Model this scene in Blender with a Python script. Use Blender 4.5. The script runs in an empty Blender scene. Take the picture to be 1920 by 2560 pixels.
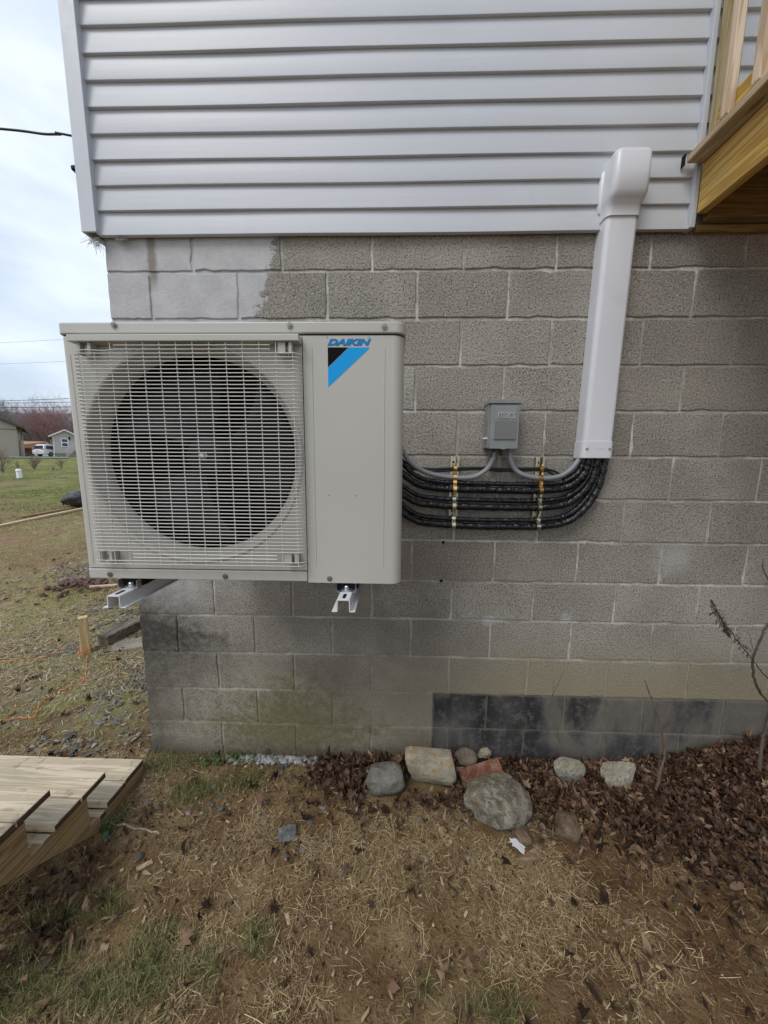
import bpy, math, random
import numpy as np
from mathutils import Vector, Matrix, noise as mnoise
PI = math.pi
sc = bpy.context.scene
C = sc.collection
rng = np.random.default_rng(7)
random.seed(7)

# ---------------------------------------------------------------- camera
YAW, PITCH, ROLL = 0.02573159, -0.13676585, -0.00715763
CAM = np.array([1.3224, -1.6523, 1.6378])
FPX = 850.0                                   # focal length in pixels of a 1920 wide frame
def _rot(a, b, c):
    ca, sa, cb, sb, cc, sn = math.cos(a), math.sin(a), math.cos(b), math.sin(b), math.cos(c), math.sin(c)
    return np.array([[ca,-sa,0],[sa,ca,0],[0,0,1]]) @ np.array([[1,0,0],[0,cb,-sb],[0,sb,cb]]) @ np.array([[cc,0,sn],[0,1,0],[-sn,0,cc]])
R = _rot(YAW, PITCH, ROLL)
cd = bpy.data.cameras.new('camera'); co = bpy.data.objects.new('camera', cd); C.objects.link(co)
cd.sensor_fit = 'HORIZONTAL'; cd.sensor_width = 36; cd.lens = FPX/1920*36
cd.clip_start = .02; cd.clip_end = 3000
m = Matrix.Identity(4)
for i in range(3):
    m[i][0] = R[i,0]; m[i][1] = R[i,2]; m[i][2] = -R[i,1]; m[i][3] = CAM[i]
co.matrix_world = m
sc.camera = co

# ---------------------------------------------------------------- sky, sun, exposure
SUN_EL, SUN_AZ = math.radians(52), math.radians(215)      # azimuth clockwise from +Y
w = bpy.data.worlds.new('World'); sc.world = w; w.use_nodes = True
nt = w.node_tree; nt.nodes.clear()
wo = nt.nodes.new('ShaderNodeOutputWorld'); bg = nt.nodes.new('ShaderNodeBackground')
sky = nt.nodes.new('ShaderNodeTexSky'); sky.sky_type = 'NISHITA'; sky.sun_disc = False
sky.sun_elevation = SUN_EL; sky.sun_rotation = SUN_AZ; sky.air_density = 1.2; sky.dust_density = 2.0
tc = nt.nodes.new('ShaderNodeTexCoord'); mp = nt.nodes.new('ShaderNodeMapping'); mp.inputs['Scale'].default_value = (1,1,2.6)
nz = nt.nodes.new('ShaderNodeTexNoise'); nz.inputs['Scale'].default_value = 2.3; nz.inputs['Detail'].default_value = 6; nz.inputs['Roughness'].default_value = .5
cr = nt.nodes.new('ShaderNodeValToRGB')
cr.color_ramp.elements[0].position = .36; cr.color_ramp.elements[0].color = (3.6,4.2,5.05,1)
cr.color_ramp.elements[1].position = .62; cr.color_ramp.elements[1].color = (5.9,6.4,7.05,1)
mx = nt.nodes.new('ShaderNodeMix'); mx.data_type = 'RGBA'; mx.inputs[0].default_value = .86
L = nt.links.new
L(tc.outputs['Generated'], mp.inputs[0]); L(mp.outputs[0], nz.inputs['Vector']); L(nz.outputs[0], cr.inputs[0])
L(sky.outputs[0], mx.inputs[6]); L(cr.outputs[0], mx.inputs[7]); L(mx.outputs[2], bg.inputs[0]); L(bg.outputs[0], wo.inputs[0])
bg.inputs[1].default_value = .10
sd = bpy.data.lights.new('sun', 'SUN'); sd.energy = .8; sd.angle = math.radians(24); sd.color = (1,.965,.91)
so = bpy.data.objects.new('sun', sd); C.objects.link(so)
sdir = Vector((math.sin(SUN_AZ)*math.cos(SUN_EL), math.cos(SUN_AZ)*math.cos(SUN_EL), math.sin(SUN_EL)))
so.rotation_euler = sdir.to_track_quat('Z', 'Y').to_euler(); so.location = (-5,-8,12)
sc.view_settings.view_transform = 'Standard'; sc.view_settings.look = 'None'
sc.view_settings.exposure = 0.87; sc.view_settings.gamma = 1; sc.view_settings.use_curve_mapping = False

# ---------------------------------------------------------------- terrain height and picture rays
def _h(ix, iy, s):
    v = np.sin(ix*127.1 + iy*311.7 + s*74.7)*43758.5453
    return v - np.floor(v)
def vnoise(x, y, s=0):
    x = np.asarray(x, float); y = np.asarray(y, float)
    ix, iy = np.floor(x), np.floor(y); fx, fy = x-ix, y-iy
    fx, fy = fx*fx*(3-2*fx), fy*fy*(3-2*fy)
    return (_h(ix,iy,s)*(1-fx)+_h(ix+1,iy,s)*fx)*(1-fy) + (_h(ix,iy+1,s)*(1-fx)+_h(ix+1,iy+1,s)*fx)*fy
def fbm(x, y, s=0, o=4):
    t = 0; a = .5
    for i in range(o):
        t = t + a*vnoise(x*2**i, y*2**i, s+i*3); a *= .5
    return t
def sstep(a, b, v):
    t = np.clip((np.asarray(v, float)-a)/(b-a), 0, 1); return t*t*(3-2*t)
def H0(x, y):
    x = np.asarray(x, float); y = np.asarray(y, float)
    z = .045 + np.where(y < 0, .03*np.maximum(y, -1.2), .051*np.minimum(y, 52))
    z = z + .012*np.clip(y-52, 0, 70)
    z = z + .16*sstep(2.5, 3.3, x)*np.exp(-(y/.4)**2)
    return z
def H(x, y):
    x = np.asarray(x, float); y = np.asarray(y, float)
    a = .035 + .05*np.clip(y/10, 0, 1)
    near = np.clip(1-np.abs(y)/60, .2, 1)
    return H0(x, y) + a*(fbm(x*1.7, y*1.7, 5)-.47)*near*sstep(-.02, -.25, -np.abs(y+.0)+0*x)*1.0 + .016*(fbm(x*9, y*9, 11)-.47)*near
def Hf(x, y): return float(H(x, y))
def _ray(px, py): return R @ np.array([(px-960)/FPX, 1, -(py-1280)/FPX])
def at(px, py, Y):                           # where the line of sight meets the plane y = Y
    d = _ray(px, py); t = (Y-CAM[1])/d[1]; return Vector(CAM+d*t)
def atx(px, py, X):
    d = _ray(px, py); t = (X-CAM[0])/d[0]; return Vector(CAM+d*t)
def on(px, py):                              # where it meets the ground
    d = _ray(px, py); d = d/np.linalg.norm(d); t = .3
    while t < 300:
        p = CAM+d*t
        if p[2] < H(p[0], p[1]): break
        t += .01+.004*t
    return Vector(p)

# ---------------------------------------------------------------- mesh helpers
class MB:
    def __init__(s): s.v = []; s.f = []; s.mi = []
    def add(s, vs, fs, mi=0):
        b = len(s.v); s.v += [tuple(v) for v in vs]; s.f += [tuple(i+b for i in f) for f in fs]; s.mi += [mi]*len(fs); return s
    def box(s, x0, x1, y0, y1, z0, z1, mat=None, mi=0):
        vs = [Vector((x,y,z)) for x in (x0,x1) for y in (y0,y1) for z in (z0,z1)]
        if mat is not None: vs = [mat @ v for v in vs]
        return s.add(vs, [(0,1,3,2),(4,6,7,5),(0,4,5,1),(2,3,7,6),(0,2,6,4),(1,5,7,3)], mi)
    def prism(s, poly, y0, y1, axis='y', mat=None, mi=0):     # poly of (a,b) extruded along an axis
        n = len(poly)
        def P(a, b, t): return {'y': Vector((a,t,b)), 'x': Vector((t,a,b)), 'z': Vector((a,b,t))}[axis]
        vs = [P(a,b,y0) for a,b in poly]+[P(a,b,y1) for a,b in poly]
        if mat is not None: vs = [mat @ v for v in vs]
        return s.add(vs, [tuple(range(n)), tuple(range(2*n-1,n-1,-1))]+[(i,i+n,(i+1)%n+n,(i+1)%n) for i in range(n)], mi)
    def tube(s, path, r, n=8, cap=True, mi=0):
        path = [Vector(p) for p in path]; N = len(path)
        rr = r if hasattr(r, '__len__') else [r]*N
        up = None; vs = []
        for i, p in enumerate(path):
            t = (path[min(i+1,N-1)]-path[max(i-1,0)]).normalized()
            if up is None:
                up = Vector((0,0,1)) if abs(t.z) < .9 else Vector((1,0,0))
            a = t.cross(up)
            if a.length < 1e-5: a = t.orthogonal()
            a.normalize(); b = a.cross(t).normalized(); up = b
            for k in range(n):
                th = 2*PI*k/n; vs.append(p+(a*math.cos(th)+b*math.sin(th))*rr[i])
        fs = [(i*n+k, i*n+(k+1)%n, (i+1)*n+(k+1)%n, (i+1)*n+k) for i in range(N-1) for k in range(n)]
        if cap: fs += [tuple(range(n-1,-1,-1)), tuple(range((N-1)*n, N*n))]
        return s.add(vs, fs, mi)
    def lathe(s, prof, c, axis='y', n=48, mi=0):               # prof of (radius, offset)
        vs = []
        for r_, o in prof:
            for k in range(n):
                th = 2*PI*k/n; a, b = r_*math.cos(th), r_*math.sin(th)
                vs.append(Vector(c)+{'y': Vector((a,o,b)), 'z': Vector((a,b,o)), 'x': Vector((o,a,b))}[axis])
        return s.add(vs, [(i*n+k, i*n+(k+1)%n, (i+1)*n+(k+1)%n, (i+1)*n+k) for i in range(len(prof)-1) for k in range(n)], mi)
    def build(s, name, mat, parent=None, bevel=0, smooth=None, seg=2, label=None, kind=None):
        me = bpy.data.meshes.new(name); me.from_pydata(s.v, [], s.f)
        mats = mat if isinstance(mat, (list, tuple)) else [mat]
        for q in mats: me.materials.append(q)
        if len(mats) > 1: me.polygons.foreach_set('material_index', s.mi)
        me.update()
        if smooth:
            me.shade_smooth(); me.set_sharp_from_angle(angle=math.radians(smooth))
        return link(name, me, parent, bevel, seg, label, kind)
def link(name, me, parent=None, bevel=0, seg=2, label=None, kind=None):
    o = bpy.data.objects.new(name, me); C.objects.link(o)
    if parent is not None:
        o.parent = parent; pw = Matrix.Translation(root_loc(parent)); o.matrix_parent_inverse = pw.inverted()
    if bevel:
        b = o.modifiers.new('bevel', 'BEVEL'); b.width = bevel; b.segments = seg; b.limit_method = 'ANGLE'; b.angle_limit = math.radians(40)
        b.harden_normals = False
    if label: o['label'] = label
    if kind: o['kind'] = kind
    return o
def root_loc(o):
    v = Vector(o.location)
    return v
def tag(o, label, cat, group=None, kind=None):
    o['label'] = label; o['category'] = cat
    if group: o['group'] = group
    if kind: o['kind'] = kind
    return o
def thing(name, loc, label, cat, group=None):
    o = bpy.data.objects.new(name, None); C.objects.link(o); o.location = loc; o.empty_display_size = .1
    return tag(o, label, cat, group)
def structure(o): o['kind'] = 'structure'; return o
def npmesh(name, V, F, mat, smooth=False):
    """V (n,3), F (m,k) one polygon size"""
    me = bpy.data.meshes.new(name); V = np.ascontiguousarray(V, np.float32); F = np.ascontiguousarray(F, np.int32)
    me.vertices.add(len(V)); me.vertices.foreach_set('co', V.ravel())
    k = F.shape[1]; me.loops.add(F.size); me.loops.foreach_set('vertex_index', F.ravel())
    me.polygons.add(len(F)); me.polygons.foreach_set('loop_start', np.arange(0, F.size, k, dtype=np.int32))
    me.materials.append(mat); me.update(calc_edges=True)
    if smooth: me.shade_smooth()
    return me
def catmull(pts, n=8):
    P = [Vector(p) for p in pts]; P = [P[0]*2-P[1]]+P+[P[-1]*2-P[-2]]; out = []
    for i in range(1, len(P)-2):
        for k in range(n):
            t = k/n; a,b,c,d = P[i-1],P[i],P[i+1],P[i+2]
            out.append(.5*((2*b)+(c-a)*t+(2*a-5*b+4*c-d)*t*t+(3*b-a-3*c+d)*t**3))
    out.append(P[-2]); return out

# ---------------------------------------------------------------- material helpers
class Mat:
    def __init__(s, name, rough=.6, metal=0, spec=.5, color=None):
        s.m = bpy.data.materials.new(name); s.m.use_nodes = True; s.t = s.m.node_tree
        s.b = s.t.nodes['Principled BSDF']; s.b.inputs['Roughness'].default_value = rough; s.b.inputs['Metallic'].default_value = metal
        s.b.inputs['Specular IOR Level'].default_value = spec
        if color: s.b.inputs['Base Color'].default_value = (*color, 1)
        s._pos = None
    def n(s, t): return s.t.nodes.new('ShaderNode'+t)
    def put(s, sock, v):
        if isinstance(v, bpy.types.NodeSocket): s.t.links.new(v, sock)
        elif isinstance(v, tuple) and len(v) == 3 and sock.type == 'RGBA': sock.default_value = (*v, 1)
        else: sock.default_value = v
    @property
    def pos(s):
        if s._pos is None: s._pos = s.n('NewGeometry').outputs['Position']
        return s._pos
    def xyz(s):
        q = s.n('SeparateXYZ'); s.put(q.inputs[0], s.pos); return q.outputs
    def obj(s): return s.n('TexCoord').outputs['Object']
    def island(s): return s.n('NewGeometry').outputs['Random Per Island']
    def rand(s): return s.n('ObjectInfo').outputs['Random']
    def vec(s, scale, v=None, off=(0,0,0)):
        q = s.n('Mapping'); s.put(q.inputs[0], v or s.pos); q.inputs['Scale'].default_value = scale; q.inputs['Location'].default_value = off; return q.outputs[0]
    def noise(s, scale, detail=4, rough=.55, v=None, dist=0):
        q = s.n('TexNoise'); s.put(q.inputs['Vector'], v or s.pos); q.inputs['Scale'].default_value = scale
        q.inputs['Detail'].default_value = detail; q.inputs['Roughness'].default_value = rough; q.inputs['Distortion'].default_value = dist; return q.outputs[0]
    def voro(s, scale, v=None, feature='F1', out=0):
        q = s.n('TexVoronoi'); q.feature = feature; s.put(q.inputs['Vector'], v or s.pos); q.inputs['Scale'].default_value = scale; return q.outputs[out]
    def mr(s, v, a, b, c=0., d=1., smooth=True):
        q = s.n('MapRange'); q.interpolation_type = 'SMOOTHSTEP' if smooth else 'LINEAR'
        s.put(q.inputs[0], v)
        for i, x in enumerate((a,b,c,d)): s.put(q.inputs[i+1], x)
        return q.outputs[0]
    def math(s, op, a, b=0.):
        q = s.n('Math'); q.operation = op; s.put(q.inputs[0], a); s.put(q.inputs[1], b); return q.outputs[0]
    def mul(s, *a):
        r = a[0]
        for x in a[1:]: r = s.math('MULTIPLY', r, x)
        return r
    def mix(s, f, a, b, mode='MIX'):
        q = s.n('Mix'); q.data_type = 'RGBA'; q.blend_type = mode; s.put(q.inputs[0], f); s.put(q.inputs[6], a); s.put(q.inputs[7], b); return q.outputs[2]
    def ramp(s, f, stops):
        q = s.n('ValToRGB'); e = q.color_ramp.elements
        while len(e) < len(stops): e.new(.5)
        for i, (p, c) in enumerate(stops): e[i].position = p; e[i].color = (*c, 1)
        s.put(q.inputs[0], f); return q.outputs[0]
    def col(s, v): s.put(s.b.inputs['Base Color'], v); return s
    def rgh(s, v): s.put(s.b.inputs['Roughness'], v); return s
    def bump(s, h, dist=.002, strength=1.):
        q = s.n('Bump'); q.inputs['Distance'].default_value = dist; q.inputs['Strength'].default_value = strength
        s.put(q.inputs['Height'], h); s.t.links.new(q.outputs[0], s.b.inputs['Normal']); return s

def plain(name, color, rough=.5, metal=0, var=.06, scale=6, dirt=0):
    a = Mat(name, rough, metal)
    nn = a.noise(scale, 5, .6)
    c = a.mix(a.mr(nn, .3, .7), tuple(x*(1-var) for x in color), tuple(min(1,x*(1+var)) for x in color))
    if dirt: c = a.mix(a.math('MULTIPLY', a.mr(a.noise(scale*2.3, 6, .7), .5, .75), dirt), c, (.12,.10,.075))
    a.col(c); a.rgh(a.mr(a.noise(scale*4, 3), .3, .7, rough*.85, min(1, rough*1.12)))
    return a.m

def wall_stains(a, base, is_mortar=False):
    """stains, coatings and tone changes on the block wall, by position"""
    x, y, z = a.xyz()
    n1 = a.noise(3.2, 5, .6); n2 = a.noise(9, 6, .72); n3 = a.noise(30, 4, .7); n4 = a.noise(17, 6, .75)
    c = base
    # smooth grey coat towards the top of the corner, and a patch of it under the unit
    e = a.math('ADD', x, a.mul(a.math('SUBTRACT', a.math('ADD', a.mul(n2, .6), a.mul(n3, .4)), .5), .34))
    f1 = a.mul(a.mr(a.math('ADD', e, a.mul(z, -.36)), -.125, -.165), a.mr(z, 1.9, 2.05))
    e2 = a.math('ADD', a.math('ADD', x, a.mul(z, -.55)), a.mul(a.math('SUBTRACT', n1, .5), .9))
    f2 = a.mul(a.mr(z, 1.55, 1.35), a.mr(e2, .05, -.35), a.mr(z, .80, .98), .65)
    coat = a.math('MAXIMUM', f1, f2)
    c = a.mix(coat, c, a.mix(a.mr(n2, .3, .7), (.42,.415,.415), (.52,.515,.515)))
    drip = a.mul(a.mr(a.math('ABSOLUTE', a.math('SUBTRACT', a.math('ADD', x, a.mul(n3, .03)), .235)), .03, .008), a.mr(z, 2.40, 2.5), .8)
    c = a.mix(drip, c, (.20,.17,.13))
    # warm tint low on the wall to the right, cooler above
    f = a.mul(a.mr(a.math('ADD', z, a.mul(n1, .3)), 1.0, .62), a.mr(x, .5, 2.2, .35, 1.), .8)
    c = a.mix(f, c, a.mix(n2, (.30,.25,.15), (.36,.31,.20)))
    # browner and darker in blotches below the unit
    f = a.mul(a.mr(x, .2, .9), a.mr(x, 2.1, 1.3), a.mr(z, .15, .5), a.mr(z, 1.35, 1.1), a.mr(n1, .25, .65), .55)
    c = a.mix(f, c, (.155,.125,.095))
    # black mould at the corner, green algae lower
    g = a.math('ADD', a.mul(a.math('ABSOLUTE', a.math('SUBTRACT', z, .70)), 1.5), a.mul(x, 1.25))
    f = a.mul(a.mr(a.math('ADD', g, a.mul(a.math('SUBTRACT', a.math('ADD', a.mul(n1, .5), a.mul(n4, .5)), .5), 1.5)), 1.0, .25), a.mr(n3, .2, .7, .55, .9))
    c = a.mix(f, c, (.085,.076,.062))
    g = a.math('ADD', a.mul(a.math('ABSOLUTE', a.math('SUBTRACT', z, .74)), 3.6), a.mul(x, 1.2))
    f = a.mul(a.mr(a.math('ADD', g, a.mul(a.math('SUBTRACT', n4, .5), 1.5)), .7, .2), a.mr(n3, .25, .6, .4, .75))
    c = a.mix(f, c, (.045,.042,.036))
    f = a.mul(a.mr(z, .62, .15), a.mr(x, .35, .0), a.mr(n2, .3, .6), .7)
    c = a.mix(f, c, (.07,.065,.05))
    g = a.math('ADD', a.mul(a.math('ABSOLUTE', a.math('SUBTRACT', x, .78)), .95), a.mul(a.math('ABSOLUTE', a.math('SUBTRACT', z, .24)), 1.7))
    f = a.mul(a.mr(a.math('ADD', g, a.mul(a.math('SUBTRACT', n4, .5), 1.9)), .80, .15), a.mr(n3, .3, .65, .4, .85))
    c = a.mix(f, c, a.mix(n3, (.105,.098,.030), (.19,.165,.06)))
    # splash dirt at the foot
    f = a.mul(a.mr(a.math('ADD', z, a.mul(n2, .12)), .24, .10), .6)
    c = a.mix(f, c, (.075,.058,.042))
    # pale scuffs
    for cx, cz, r_ in ((2.69,1.19,.13),(2.21,.87,.045),(1.81,.845,.05)):
        d = a.math('SQRT', a.math('ADD', a.math('POWER', a.math('SUBTRACT', x, cx), 2.), a.math('POWER', a.math('SUBTRACT', z, cz), 2.)))
        f = a.mul(a.mr(a.math('ADD', d, a.mul(a.math('SUBTRACT', n2, .5), .25)), r_, 0.), .65)
        c = a.mix(f, c, (.52,.51,.50))
    # brushed black damp-proof paint
    ny = a.noise(1., 4, .6, a.vec((9,1,2.2))); nb = a.noise(1., 4, .55, a.vec((4.0,1,1.6), off=(3,0,1)))
    edge = a.mul(a.mr(a.math('ADD', x, a.mul(a.math('SUBTRACT', n3, .5), .02)), 1.538, 1.556), a.mr(a.math('ADD', z, a.mul(a.math('SUBTRACT', n3, .5), .012)), .452, .444), .72 if is_mortar else 1.)
    thick = a.mr(a.math('ADD', a.math('ADD', a.mul(nb, .75), a.mul(a.math('ADD', a.mul(ny, .6), a.mul(n4, .4)), .45)), a.mul(a.mr(x, 1.5, 3.2), -.10)), .44, .68)
    pc = a.mix(thick, (.095,.090,.088), (.018,.018,.022))
    pc = a.mix(a.mul(a.mr(n4, .46, .62), .6), pc, (.16,.145,.125))
    c = a.mix(a.mul(edge, a.mr(thick, 0., .5, .80, .97)), c, pc)
    return c, coat, edge

def block_mat():
    a = Mat('concrete_block', .92, spec=.25)
    sp = a.noise(135, 3, .75); sp2 = a.noise(62, 3, .65); big = a.noise(2.2, 4, .6)
    base = a.mix(a.mr(a.rand(), 0., 1., 0., 1., False), (.365,.332,.282), (.465,.427,.37))
    base = a.mix(a.mul(a.mr(big, .35, .7), .5), base, (.19,.175,.155))
    base = a.mix(a.mul(a.mr(sp, .52, .66), .6), base, (.62,.585,.52))
    base = a.mix(a.mul(a.mr(sp, .48, .36), .85), base, (.085,.076,.066))
    base = a.mix(a.mul(a.mr(sp2, .60, .75), .3), base, (.38,.36,.33))
    c, coat, edge = wall_stains(a, base)
    pits = a.mr(a.voro(60), .0, .12)
    c = a.mix(a.mul(a.mr(a.voro(34), .09, .03), .6), c, (.05,.045,.04))
    a.col(c)
    soft = a.mr(a.math('MAXIMUM', coat, a.mul(edge, .75)), 0., 1., 1., .25)
    a.bump(a.mul(a.math('ADD', a.math('ADD', a.mul(sp, 1.3), a.mul(sp2, .9)), a.mul(pits, .35)), soft),  .0075, 1.)
    return a.m
def mortar_mat():
    a = Mat('mortar', .9, spec=.25)
    n = a.noise(60, 5, .7); n2 = a.noise(5, 4, .6)
    base = a.mix(a.mr(n, .3, .7), (.46,.44,.39), (.68,.655,.595))
    base = a.mix(a.mul(a.mr(n2, .45, .7), .55), base, (.24,.22,.19))
    base = a.mix(a.mul(a.mr(a.noise(1.7, 5, .7), .44, .60), .75), base, (.27,.25,.215))
    c, coat, edge = wall_stains(a, base, True); a.col(c); a.bump(a.math('ADD', n, a.noise(14, 3)), .004)
    return a.m
def wood_mat(name, axis, c0, c1, knot=(.16,.09,.04), rough=.65, grain=1., wet=0):
    a = Mat(name, rough, spec=.35)
    sc_ = {'x': (1.2,26,26), 'y': (26,1.2,26), 'z': (26,26,1.2)}[axis]
    j = a.n('VectorMath'); j.operation = 'ADD'; cb = a.n('CombineXYZ')
    for k in range(3): a.put(cb.inputs[k], a.mul(a.rand(), 7.3+k*3.1))
    a.put(j.inputs[0], a.pos); a.put(j.inputs[1], cb.outputs[0]); p = j.outputs[0]
    v = a.vec(tuple(s*grain for s in sc_), p)
    g = a.noise(1., 3, .5, v, .6); v2 = a.vec(tuple(s*5*grain for s in sc_), p); fine = a.noise(1., 3, .6, v2)
    ring = a.math('SINE', a.mul(g, 34.))
    c = a.mix(a.mr(ring, -.6, .9), c0, c1)
    c = a.mix(a.mul(a.mr(fine, .55, .75), .35), c, tuple(x*.55 for x in c0))
    kv = a.vec({'x': (3,11,11), 'y': (11,3,11), 'z': (11,11,3)}[axis], p)
    kd = a.voro(1., kv); c = a.mix(a.mul(a.mr(kd, .16, .05), .8), c, knot)
    c = a.mix(a.mul(a.mr(a.noise(4, 5, .6), .45, .75), .28), c, (.21,.18,.13))
    if wet: c = a.mix(a.mul(a.mr(a.noise(14, 6, .65), .55, .68), wet), c, (.10,.06,.035))
    a.col(c); a.bump(a.math('ADD', a.mul(ring, .25), fine), .0008); return a.m

# ---------------------------------------------------------------- materials
m_block, m_mortar = block_mat(), mortar_mat()
def siding_mat():
    a = Mat('vinyl_siding', .42, spec=.4)
    g = a.noise(1., 4, .6, a.vec((3,60,60)))
    c = a.mix(a.mr(a.noise(1.1, 3), .3, .7), (.535,.557,.59), (.57,.59,.62))
    c = a.mix(a.mul(a.mr(a.noise(1., 5, .7, a.vec((8,8,2.2))), .55, .8), .12), c, (.35,.34,.32))
    a.col(c); a.bump(g, .0009, .6); return a.m
m_siding = siding_mat()
m_trim = plain('vinyl_trim', (.535,.557,.595), .4, var=.03)
def ivory():
    a = Mat('ivory_paint', .38, spec=.5)
    c = a.mix(a.mr(a.noise(1.5, 3), .3, .7), (.44,.43,.385), (.47,.457,.412))
    c = a.mix(a.mul(a.mr(a.noise(1., 6, .7, a.vec((6,6,2))), .58, .8), .18), c, (.30,.28,.235))
    a.col(c); a.bump(a.noise(420, 2), .00025, .5); return a.m
m_ivory = ivory()
m_ivory_wire = plain('wire_coating', (.58,.56,.51), .35, var=.03)
m_ivory_in = plain('bell_mouth_plastic', (.40,.39,.355), .5, var=.05)
m_black = Mat('black_plastic', .6, spec=.2, color=(.006,.006,.007)).m
m_fan_nut = plain('fan_nut_steel', (.75,.74,.68), .35, .5)
m_fan = Mat('fan_plastic', .55, spec=.25, color=(.017,.0175,.023)).m
m_coil = Mat('coil_fins', .5, .3); m_coil.col(m_coil.mix(m_coil.mr(m_coil.math('SINE', m_coil.mul(m_coil.xyz()[0], 900.)), -.5, .8), (.012,.012,.013), (.05,.05,.055))); m_coil = m_coil.m
m_zinc = plain('zinc_plate', (.55,.56,.58), .32, .9, .12, 30)
m_galv = plain('yellow_galvanised', (.50,.48,.36), .3, 1., .25, 40)
m_brass = plain('yellow_chromate', (.70,.47,.17), .24, 1., .2, 60)
m_screw = plain('screw_steel', (.30,.29,.28), .35, .9)
m_white_pvc = plain('white_duct_plastic', (.66,.665,.70), .33, var=.03, scale=3, dirt=.06)
m_grey_paint = plain('grey_box_enamel', (.235,.25,.245), .38, var=.08, scale=20)
m_grey_light = plain('grey_box_relief_lit', (.40,.415,.41), .4, var=.03)  # lighter copy of the box enamel, paints the raised letters as catching light
m_label = plain('grey_label_film', (.165,.168,.16), .3, var=.03)
m_blue = Mat('logo_blue', .5, spec=.15, color=(.008,.33,.74)).m
m_blue2 = Mat('logo_letter_blue', .5, spec=.15, color=(.004,.20,.50)).m
m_logo_black = Mat('logo_black', .6, spec=.08, color=(.004,.004,.006)).m
m_conduit = plain('grey_conduit_plastic', (.235,.245,.265), .4, var=.08, scale=30)
m_cable = plain('black_cable_jacket', (.012,.012,.013), .45)
def wrap():
    a = Mat('black_foil_wrap', .14, spec=.45, color=(.006,.006,.008)); pass
    w_ = a.noise(1., 2, .5, a.vec((95,40,40))); w2 = a.noise(48, 3, .6)
    a.bump(a.math('ADD', a.mul(w_, 1.0), w2), .006, 1.); a.rgh(a.mr(w2, .3, .7, .10, .22)); return a.m
m_wrap = wrap()
m_bracket = plain('white_bracket_enamel', (.62,.62,.64), .4, var=.04)
m_wood_x = wood_mat('weathered_pine_x', 'x', (.50,.415,.285), (.67,.57,.42), (.17,.10,.06), .6, 1., .5)
m_pt_y = wood_mat('treated_lumber_y', 'y', (.45,.265,.058), (.66,.43,.13))
m_pt_x = wood_mat('treated_lumber_x', 'x', (.20,.12,.045), (.32,.21,.085))
m_pt_z = wood_mat('treated_lumber_z', 'z', (.33,.25,.115), (.47,.37,.20))
m_bal = wood_mat('new_baluster_pine', 'z', (.50,.36,.235), (.68,.54,.39), (.25,.13,.07))
m_ply_y = wood_mat('deck_edge_board', 'y', (.37,.27,.155), (.52,.41,.27))
m_stringer = wood_mat('stair_stringer', 'y', (.26,.165,.075), (.38,.26,.13))
m_endgrain = plain('dark_end_grain', (.085,.048,.03), .8, var=.3, scale=60)
m_stake = wood_mat('stake_pine', 'z', (.55,.38,.19), (.70,.53,.30))
m_oldtimber = wood_mat('grey_old_timber', 'y', (.085,.065,.045), (.22,.185,.14), grain=1.2)
m_lumber = wood_mat('fresh_lumber', 'x', (.52,.37,.22), (.66,.52,.36))
m_bag = Mat('black_bin_bag', .28, spec=.6, color=(.012,.013,.016)); m_bag.bump(m_bag.noise(14, 5, .6, None, 1.), .03); m_bag = m_bag.m
m_string = plain('orange_string', (.85,.19,.04), .7)
def ground_mat():
    a = Mat('ground_soil', .95, spec=.15); x, y, z = a.xyz()
    n1 = a.noise(.9, 6, .6); n2 = a.noise(7, 6, .65); n3 = a.noise(60, 4, .7); n4 = a.noise(.28, 5, .6)
    mud = a.mix(n2, (.070,.036,.017), (.19,.105,.048))
    mud = a.mix(a.mul(a.mr(n3, .5, .7), .6), mud, (.20,.155,.095))
    dry = a.mix(a.mr(n2, .3, .7), (.155,.095,.045), (.285,.205,.11))
    c = a.mix(a.mr(n1, .38, .62), mud, dry)
    c = a.mix(a.mul(a.mr(y, .0, .6), a.mr(n2, .35, .6), .65), c, (.40,.33,.20))
    c = a.mix(a.mul(a.mr(a.noise(1.9, 6, .65), .45, .58), a.mr(y, -.3, .5), .7), c, (.25,.25,.09))
    slate = a.mix(n3, (.07,.075,.085), (.22,.225,.235))
    s1 = a.mul(a.mr(x, -1.7, -.9), a.mr(x, .2, -.05), a.mr(y, .0, .2), a.mr(y, 2.2, 1.4), a.mr(n2, .46, .58), .45)
    c = a.mix(s1, c, slate)
    far = a.mr(a.math('ADD', y, a.mul(a.math('SUBTRACT', n4, .5), 9.)), 5.0, 9.5)
    yf = a.mul(y, 1.)
    lawn = a.mix(a.mr(a.noise(1.6, 6, .7), .32, .66), (.075,.110,.024), (.23,.215,.075))
    lawn = a.mix(a.mul(a.mr(a.noise(.55, 6, .7), .49, .58), a.mr(y, 34., 10.), .85), lawn, (.22,.145,.08))
    lawn = a.mix(a.mul(a.mr(n4, .5, .6), .45), lawn, (.20,.19,.085))
    red = a.mix(n2, (.20,.115,.06), (.30,.20,.125))
    c = a.mix(a.mul(a.mr(y, 1.3, 3.2), a.mr(a.noise(1.1, 5, .6), .42, .56), .75), c, red)
    c = a.mix(far, c, lawn)
    a.col(c); a.bump(a.math('ADD', a.mul(n2, 1.5), n3), .02, .9); return a.m
m_ground = ground_mat()
def island_mat(name, stops, rough=.8, bumpd=0, spec=.3, trans=0):
    a = Mat(name, rough, spec=spec); c = a.ramp(a.island(), stops)
    c = a.mix(a.mul(a.noise(55, 4), .45), c, tuple(x*.55 for x in stops[len(stops)//2][1])); a.col(c)
    if bumpd: a.bump(a.noise(90, 4), bumpd)
    return a.m
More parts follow.
